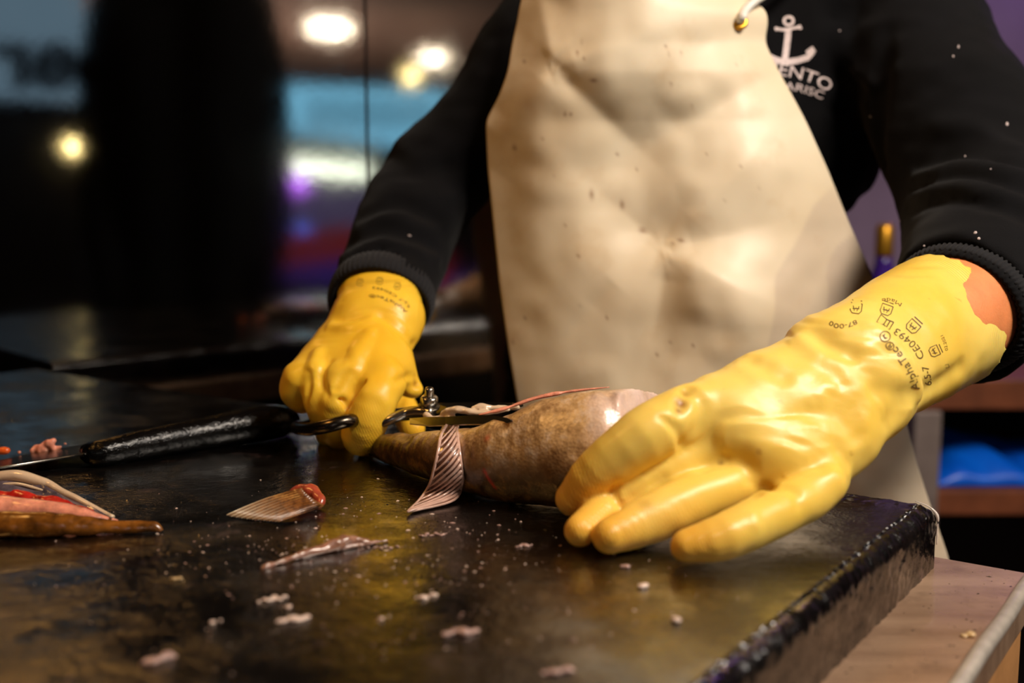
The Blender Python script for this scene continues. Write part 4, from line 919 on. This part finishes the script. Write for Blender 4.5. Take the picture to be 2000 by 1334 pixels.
for i, s_ in enumerate(np.linspace(0.02, .96, 16)):
    for j, u_ in enumerate(np.linspace(.02, .98, 12)):
        s0 = np.array([590 + 40 * u_ ** 1.4, 955 + 32 * u_]); e0 = np.array([443 + 100 * u_ ** 1.1, 1006 + 13 * u_ ** .7]); q = s0 * (1 - s_) + e0 * s_; q[1] -= 5 * math.sin(math.pi * s_) * (1 - u_)
        Gw[i, j] = PZ(q[0], q[1], (.010 * (1 - u_) ** .6 + .0022) * (1 - s_) ** 1.1 + .0008)
grid('fin_web', Gw, M['web'], cfin, .0008)

# shred of wet membrane in front
M['wetskin'] = simple('wet_membrane', (150, 104, 84), 0.10, var=0.35, nscale=150, bump=0.8, bscale=420, Coat_Weight=1.0, Coat_Roughness=.05, spec=.8)
o = body_chain('membrane_shred', [(510, 1107, 5), (545, 1098, 6), (590, 1084, 7), (630, 1072, 10), (665, 1060, 14), (690, 1055, 13), (712, 1058, 8), (735, 1062, 4)], M['wetskin'], None, 65, h=.0009, noise=.0011, ns=260)
tag(rebase(o), 'long glistening shred of fish membrane in front of the cut fin', 'membrane')
o = body_chain('membrane_shred', [(650, 1074, 4), (690, 1066, 5), (730, 1059, 4.5), (757, 1055, 4)], M['wetskin'], None, 66, h=.0008, noise=.0006, ns=260)
tag(rebase(o), 'thin straight shred crossing the right end of the long membrane', 'membrane')

# scraps and crumbs on the board
M['crumb'] = simple('pale_crumb', (226, 200, 186), .25, var=.15, nscale=200, Coat_Weight=.6, Subsurface_Weight=.2, Subsurface_Radius=(.004, .002, .002))
M['crumb2'] = simple('tan_crumb', (196, 166, 120), .3, var=.2, nscale=200, Coat_Weight=.5)
M['rosy'] = simple('rosy_scrap', (176, 142, 132), .25, var=.25, nscale=200, Coat_Weight=.6)
big = [((545, 1216), (600, 1210), 9, 'crumb', 'long pale flake of fish near the front of the board'),
       ((415, 1216), (430, 1214), 8, 'crumb', 'pale crumb left of the long pale flake'),
       ((562, 1188), (566, 1188), 9, 'crumb', 'round pale crumb just behind the long pale flake'),
       ((1252, 1150), (1258, 1148), 13, 'crumb', 'round pale crumb in front of the smallest finger of the spread glove'),
       ((1318, 1215), (1321, 1214), 12, 'crumb', 'round white crumb alone on the bare right part of the board'),
       ((1215, 1109), (1225, 1107), 8, 'rosy', 'rosy crumb just in front of the glove fingertips'),
       ((335, 1130), (358, 1134), 5, 'crumb2', 'yellowish flat flake on the left part of the board'),
       ((870, 1240), (930, 1236), 11, 'rosy', 'largest rosy smear of scrap at the front centre of the board'),
       ((745, 1210), (760, 1208), 8, 'crumb', 'pale crumb left of the largest rosy smear'),
       ((812, 1170), (850, 1166), 7, 'crumb', 'flat pale flake behind the largest rosy smear'),
       ((275, 1300), (340, 1284), 12, 'rosy', 'blurred pale smear at the front left of the board'),
       ((700, 1072), (802, 1068), 3, 'rosy', 'thin whitish thread right of the membrane shreds'),
       ((820, 1046), (872, 1045), 4, 'rosy', 'flat whitish sliver in front of the hanging fin'),
       ((1010, 1068), (1038, 1066), 5, 'rosy', 'small rosy sliver left of the glove fingertips'),
       ((505, 1176), (560, 1168), 6, 'crumb', 'pale streak of scrap behind the long pale flake'),
       ((1060, 1318), (1120, 1310), 9, 'rosy', 'blurred pale smear on the front right of the board')] 
def flake(p0, p1, rp, mat, seed, z=0.0, sq=1.8):
    ln = max(1, int(abs(p1[0] - p0[0]) / max(rp, 5))); pts = []; rr = []
    for i in range(ln + 1):
        s_ = i / ln; rad = rp * (0.55 + .45 * math.sin(math.pi * (s_ * .8 + .1))) * (1 + .25 * math.sin(i * 2.3 + seed)); q = PZ(p0[0] * (1 - s_) + p1[0] * s_, p0[1] * (1 - s_) + p1[1] * s_ + 2 * math.sin(i * 1.7 + seed), z); r = rad * q[1] / F
        pts.append(q + np.array([0, 0, r / sq * .8])); rr.append(r)
    return lump('fish_scrap', pts, rr, mat, min(.0005, max(rr) * .3), 500, h=max(.0005, min(rr) / 3.5), k=.001, seed=seed, squash=((0, 0, 1), sq))
for i, (p0, p1, rp, mk, lab) in enumerate(big): tag(flake(p0, p1, rp, M[mk], 70 + i), lab, 'scrap')
tag(flake((1882, 1246), (1896, 1243), 13, M['crumb2'], 99, -TB), 'cream-coloured scrap on the steel counter beside the board', 'scrap')
# fine specks nobody could count
def crumbs(name, n, mat, seed, zoff, region, label, zmax=.0012):
    rg = random.Random(seed); V = []; Fc = []
    for _ in range(n):
        px, py, s_ = region(rg); q = PZ(px, py, zoff); a = rg.random() * 6.28; el = rg.uniform(1, 3.4); r = s_ * q[1] / F; b0_ = len(V); nn = 6
        ad = rg.uniform(-.5, .5)
        for k in range(nn):
            an = 2 * math.pi * k / nn; x, y = r * el * math.cos(an) * rg.uniform(.7, 1.2), r * math.sin(an) * rg.uniform(.7, 1.2); V.append(q + np.array([x * math.cos(ad) - y * math.sin(ad), x * math.sin(ad) + y * math.cos(ad), -.0002]))
        V.append(q + np.array([0, 0, min(zmax, r * .7)]))
        for k in range(nn): Fc.append((b0_ + k, b0_ + (k + 1) % nn, b0_ + nn))
    o = link(name, mesh(V, Fc), mat); return tag(o, label, 'scraps', kind='stuff')
def reg1(g):
    while True:
        py = g.triangular(930, 1334, 1080); px = g.gauss(720, 260) if g.random() < .8 else g.uniform(0, 1500)
        if px < -20 or px > 1750: continue
        q = PZ(px, py, 0) - BC
        if q @ DL > .015 and q @ DN > .01: return px, py, g.choice([.7, .8, 1, 1.2, 1.4, 1.8, 2.4])
crumbs('fish_specks', 420, M['crumb'], 1, 0.0, reg1, 'tiny pale fish specks strewn over the wet board')
crumbs('slime_flecks', 300, M['rosy'], 2, 0.0, reg1, 'small rosy flecks and slime strewn over the wet board')
def reg2(g): return g.gauss(700, 180), g.gauss(985, 22), g.choice([.6, .8, 1.0, 1.3])
M['drop'] = simple('water', (30, 30, 32), .03, Coat_Weight=1.0, spec=1.0)
crumbs('water_drops', 380, M['drop'], 3, 0.0, lambda g: (reg1(g) if g.random() < .6 else reg2(g)), 'fine water droplets over the black board')
def reg3(g):
    while True:
        px, py = g.uniform(1650, 1990), g.uniform(1110, 1334); q = PZ(px, py, -TB) - BC
        if q @ DL < -.004 and (PZ(px, py, -TB) - CC) @ DL > .008: return px, py, g.choice([1, 1.5, 2.5])
crumbs('counter_drops', 60, M['drop'], 4, -TB, reg3, 'water droplets on the steel counter rim')

# ------------------------------------------------------------------ background on the right: shelf unit, tray, bottle
SY = 1.55
def X(px, Y): return (px - 1000) / F * Y
def Zp(py, Y): return P(1000, py, Y)[2]
su = empty('shelf_unit', (X(2080, SY), SY + .2, FZ), 'brown shelf unit with a grey steel post behind the fishmonger', 'shelf unit')
def sbox(name, lo, hi, mat, bev=.003): return link(name, bm_mesh(box_bm(lo, hi, bev)), mat, su, False)
xl, xr = X(1850, SY), X(1850, SY) + .9
sbox('top_board', (X(1690, SY), SY, Zp(800, SY)), (xr, SY + .42, Zp(741, SY)), M['wood'])
sbox('middle_shelf', (xl, SY + .01, Zp(1010, SY)), (xr, SY + .42, Zp(962, SY)), M['wood'])
sbox('bottom_shelf', (xl, SY + .01, FZ + .10), (xr, SY + .42, FZ + .13), M['wood'])
sbox('back_panel', (xl, SY + .421, FZ), (xr, SY + .435, Zp(741, SY)), M['dark'])
sbox('post', (X(1795, SY), SY - .01, FZ), (xl - .001, SY + .03, Zp(800, SY) - .001), M['post'])
sbox('side_panel', (X(1795, SY) + .02, SY + .031, FZ), (xl - .001, SY + .419, Zp(800, SY) - .001), M['dark'])
sbox('side_panel', (xr + .001, SY, FZ), (xr + .02, SY + .435, Zp(741, SY)), M['dark'])
# crumpled blue plastic on the shelf
bz = Zp(962, SY); Gb = np.zeros((40, 60, 3))
for i in range(40):
    for j in range(60):
        u_, v_ = j / 59, i / 39; prf = math.sin(math.pi * min(1, v_ * 1.0)) ** .5
        x = xl + .012 + u_ * .50; y = SY + .03 + v_ * .25; z = bz + .002 + .056 * prf * (.75 + .25 * math.sin(u_ * 9 + 1)) * min(1, u_ * 12) + .010 * math.sin(u_ * 31 + v_ * 9) * prf
        Gb[i, j] = (x, y, max(z, bz + .002))
tag(rebase(grid('plastic_sheet', Gb, M['blue'], None, .002)), 'crumpled bright blue plastic sheet on the brown shelf', 'plastic sheet')
by = 1.60; st_x = X(1738, by); bzt = Zp(741, SY)
bo = empty('bottle', (st_x, by + .03, bzt), 'purple bottle with gold foil neck standing behind the fishmonger', 'bottle')
M['purple'] = simple('purple_glass', (66, 36, 130), .15, var=.3)
hB = Zp(438, by) - bzt
spin('glass', [(.024, 0), (.026, .004), (.026, hB * .5), (.022, hB * .6), (.0125, hB * .74), (.0120, hB * .8)], (st_x, by + .03, bzt + .0005), (0, 0, 1), M['purple'], bo)
spin('foil_neck', [(.0128, hB * .78), (.0135, hB * .80), (.0135, hB * .97), (.010, hB)], (st_x, by + .03, bzt + .0005), (0, 0, 1), M['brass'], bo)
spin('paper_label', [(.0264, hB * .2), (.0266, hB * .21), (.0266, hB * .42), (.0264, hB * .43)], (st_x, by + .03, bzt + .0005), (0, 0, 1), M['strap'], bo)

# ------------------------------------------------------------------ the hall behind the camera, seen only in the polished wall
M['lamp'] = emit('downlight_glow', (255, 236, 205), 26); M['bulb'] = emit('warm_bulb', (255, 226, 150), 22); M['white_trim'] = simple('white_trim', (200, 190, 180), .5)
def downlight(px, py, rad, lab):
    d = ray(px, py); o = np.array([0, 0, H]); k = (CZ - H) / d[2]; p = o + d * k; p = p - 2 * (p @ MN - MD) * MN
    e_ = empty('ceiling_light', (p[0], p[1], CZ - .02), lab, 'ceiling light', 'round ceiling lights of the hall')
    spin('trim_ring', [(rad * 1.02, -.001), (rad * 1.15, -.001), (rad * 1.15, -.008), (rad * 1.02, -.010)], (p[0], p[1], CZ), (0, 0, 1), M['white_trim'], e_)
    spin('diffuser', [(rad * .2, -.012), (rad, -.012), (rad, -.022), (rad * .2, -.024)], (p[0], p[1], CZ), (0, 0, 1), M['lamp'], e_)
downlight(643, 50, .14, 'round ceiling light reflected highest in the polished wall')
downlight(846, 110, .11, 'round ceiling light reflected near the shoulder')
def glow_ball(px, py, Yv, r, mat, lab, name='lamp_bulb'):
    c_ = R(px, py, Yv); e_ = empty(name, c_, lab, 'lamp')
    spin('bulb', [(r * math.sin(a) + 1e-4, -r * math.cos(a)) for a in np.linspace(.05, 3.09, 14)], c_, (0, 0, 1), mat, e_, 20)
    tube('hanging_wire', [c_ + np.array([0, 0, r]), np.array([c_[0], c_[1], CZ])], .006, M['dark'], e_, 6)
glow_ball(803, 148, 7.0, .032, M['bulb'], 'warm round bulb reflected beside the shoulder')
glow_ball(862, 186, 8.0, .03, M['lamp'], 'white bulb reflected just above the dark sleeve')
glow_ball(143, 287, 4.2, .022, M['bulb'], 'small warm bulb reflected left of the dark figure')
glow_ball(580, 357, 5.6, .05, emit('purple_glow', (190, 90, 255), 4.5), 'purple lamp reflected under the white tube')
glow_ball(592, 452, 6.0, .035, emit('blue_glow', (80, 120, 255), 3.0), 'small blue lamp reflected below the purple one')
glow_ball(905, 570, 6.0, .045, emit('pink_glow', (220, 180, 210), 1.3), 'pale pink lamp reflected between sleeve and apron')
def board_at(name, corners, Yv, mat, lab, cat, thick=.05):
    q = [R(a, b_, Yv if not isinstance(Yv, (list, tuple)) else Yv[i]) for i, (a, b_) in enumerate(corners)]
    n_ = np.cross(q[1] - q[0], q[3] - q[0]); n_ /= np.linalg.norm(n_); V = [v for v in q] + [v + n_ * thick for v in q]
    e_ = empty(name, np.mean(q, 0), lab, cat)
    o = link('panel', mesh(V, [(0, 1, 2, 3), (7, 6, 5, 4), (0, 4, 5, 1), (1, 5, 6, 2), (2, 6, 7, 3), (3, 7, 4, 0)]), mat, e_, False); return e_, q, n_
e_, q, n_ = board_at('hall_sign', [(-420, -120), (140, -120), (205, 205), (-420, 165)], 4.0, emit('blue_grey_sign', (112, 140, 158), 1.1), 'blue-grey lit sign with dark letters reflected at the far left', 'sign')
def sign_text(txt, px_right, px_left, py_base, hgt, Yv, mat, par):       # mirrored by the wall, so it reads backwards in the picture
    V, Fc = text_shape(txt, .035); xm = V[:, 0].max(); A = []
    for x, y in V: px = px_right + (px_left - px_right) * (x / xm); A.append(R(px, py_base - y * hgt, Yv))
    A = [a + np.array([0, .0, 0]) for a in A]; o = link('sign_lettering', mesh(A, Fc), mat, par, False)
    m = o.modifiers.new('thick', 'SOLIDIFY'); m.thickness = .01; return o
M['letters'] = simple('dark_red_letters', (40, 10, 24), .6)
sign_text('er', 158, -25, 168, 175, 3.86, M['letters'], e_)
e2, q, n_ = board_at('hall_banner', [(525, 165), (870, 180), (870, 300), (525, 255)], 6.6, emit('teal_banner', (120, 190, 222), 1.9), 'pale teal lit banner reflected left of the sleeve', 'banner')
for k in range(15):
    px = 600 + k * 17; lnk = link('banner_letter', mesh([R(px, 192 + (k * 7) % 9, 6.50), R(px + 8, 192, 6.50), R(px + 8, 255 + (k * 5) % 10, 6.50), R(px, 252, 6.50), R(px, 192, 6.48), R(px + 8, 192, 6.48), R(px + 8, 255, 6.48), R(px, 252, 6.48)], [(0, 1, 2, 3), (7, 6, 5, 4), (0, 4, 5, 1), (2, 6, 7, 3)]), M['letters'], e2, False)
board_at('tube_light', [(556, 312), (724, 328), (724, 348), (556, 334)], 6.3, emit('tube_glow', (232, 240, 214), 7.0), 'white tube light reflected under the teal banner', 'tube light')
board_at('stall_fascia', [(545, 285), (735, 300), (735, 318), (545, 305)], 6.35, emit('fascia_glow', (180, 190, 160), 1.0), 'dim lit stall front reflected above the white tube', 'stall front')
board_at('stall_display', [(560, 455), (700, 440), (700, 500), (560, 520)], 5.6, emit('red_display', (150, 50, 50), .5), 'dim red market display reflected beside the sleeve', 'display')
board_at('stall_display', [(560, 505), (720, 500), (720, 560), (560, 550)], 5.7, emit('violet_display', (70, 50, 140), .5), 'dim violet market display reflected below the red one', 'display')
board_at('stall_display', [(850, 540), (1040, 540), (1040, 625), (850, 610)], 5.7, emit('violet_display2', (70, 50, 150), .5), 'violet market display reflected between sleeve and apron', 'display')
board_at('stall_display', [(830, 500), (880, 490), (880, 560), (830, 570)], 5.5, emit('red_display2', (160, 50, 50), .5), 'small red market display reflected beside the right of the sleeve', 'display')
board_at('stall_counter', [(800, 636), (1010, 630), (1010, 655), (800, 650)], 5.4, emit('tan_edge_glow', (150, 100, 80), .6), 'dim glowing tan stall edge reflected low between sleeve and apron', 'stall counter')  # no lamp: emission stands in for light falling on the edge
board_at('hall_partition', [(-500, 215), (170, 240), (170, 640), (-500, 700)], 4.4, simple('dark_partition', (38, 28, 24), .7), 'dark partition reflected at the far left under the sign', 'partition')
board_at('stall_wall', [(540, 350), (740, 360), (740, 470), (540, 440)], 6.7, emit('lilac_wall_glow', (110, 96, 140), .5), 'dim glowing lilac stall wall reflected under the tube light', 'stall wall')  # the wall's lit tone is put in as its own glow

# a bystander in black whose dark reflection fills the left of the wall
bq = R(372, 410, 2.75)
ph = empty('person', (bq[0], bq[1], FZ), 'bystander in black clothes, seen only as a dark reflection at the left', 'person')
bx, cy_ = bq[0], bq[1]
pf = Field((bx - .36, cy_ - .2, FZ), (bx + .36, cy_ + .32, 1.0), .010)
for x in (-.085, .085):
    sx = 1 if x > 0 else -1
    pf.chain([(bx + x, cy_, -.05), (bx + x, cy_, .2), (bx + x * 1.1, cy_, .55), (bx + x * .8, cy_, .66)], [.12, .12, .13, .075], k=.06)
    pf.chain([(bx + x, cy_, -.05), (bx + x * 1.1, cy_ + .01, -.45), (bx + x * 1.2, cy_, -.86)], [.11, .08, .055], k=.04); pf.cone((bx + x * 1.2, cy_, -.89), (bx + x * 1.3, cy_ + .14, -.90), .035, .03, .02)
    pf.chain([(bx + sx * .15, cy_, .66), (bx + sx * .195, cy_ + .02, .42), (bx + sx * .205, cy_ + .05, .17), (bx + sx * .19, cy_ + .09, .02), (bx + sx * .185, cy_ + .10, -.05)], [.075, .062, .052, .040, .030], k=.03)
pf.chain([(bx, cy_, .66), (bx, cy_ + .01, .78)], [.07, .055], k=.03); pf.chain([(bx, cy_ + .02, .84), (bx, cy_ + .01, .90)], [.082, .090], k=.02); pf.cone((bx, cy_ + .11, .85), (bx, cy_ + .115, .845), .014, .016, .01)
pf.build('body', M['jacket'], ph, 2)
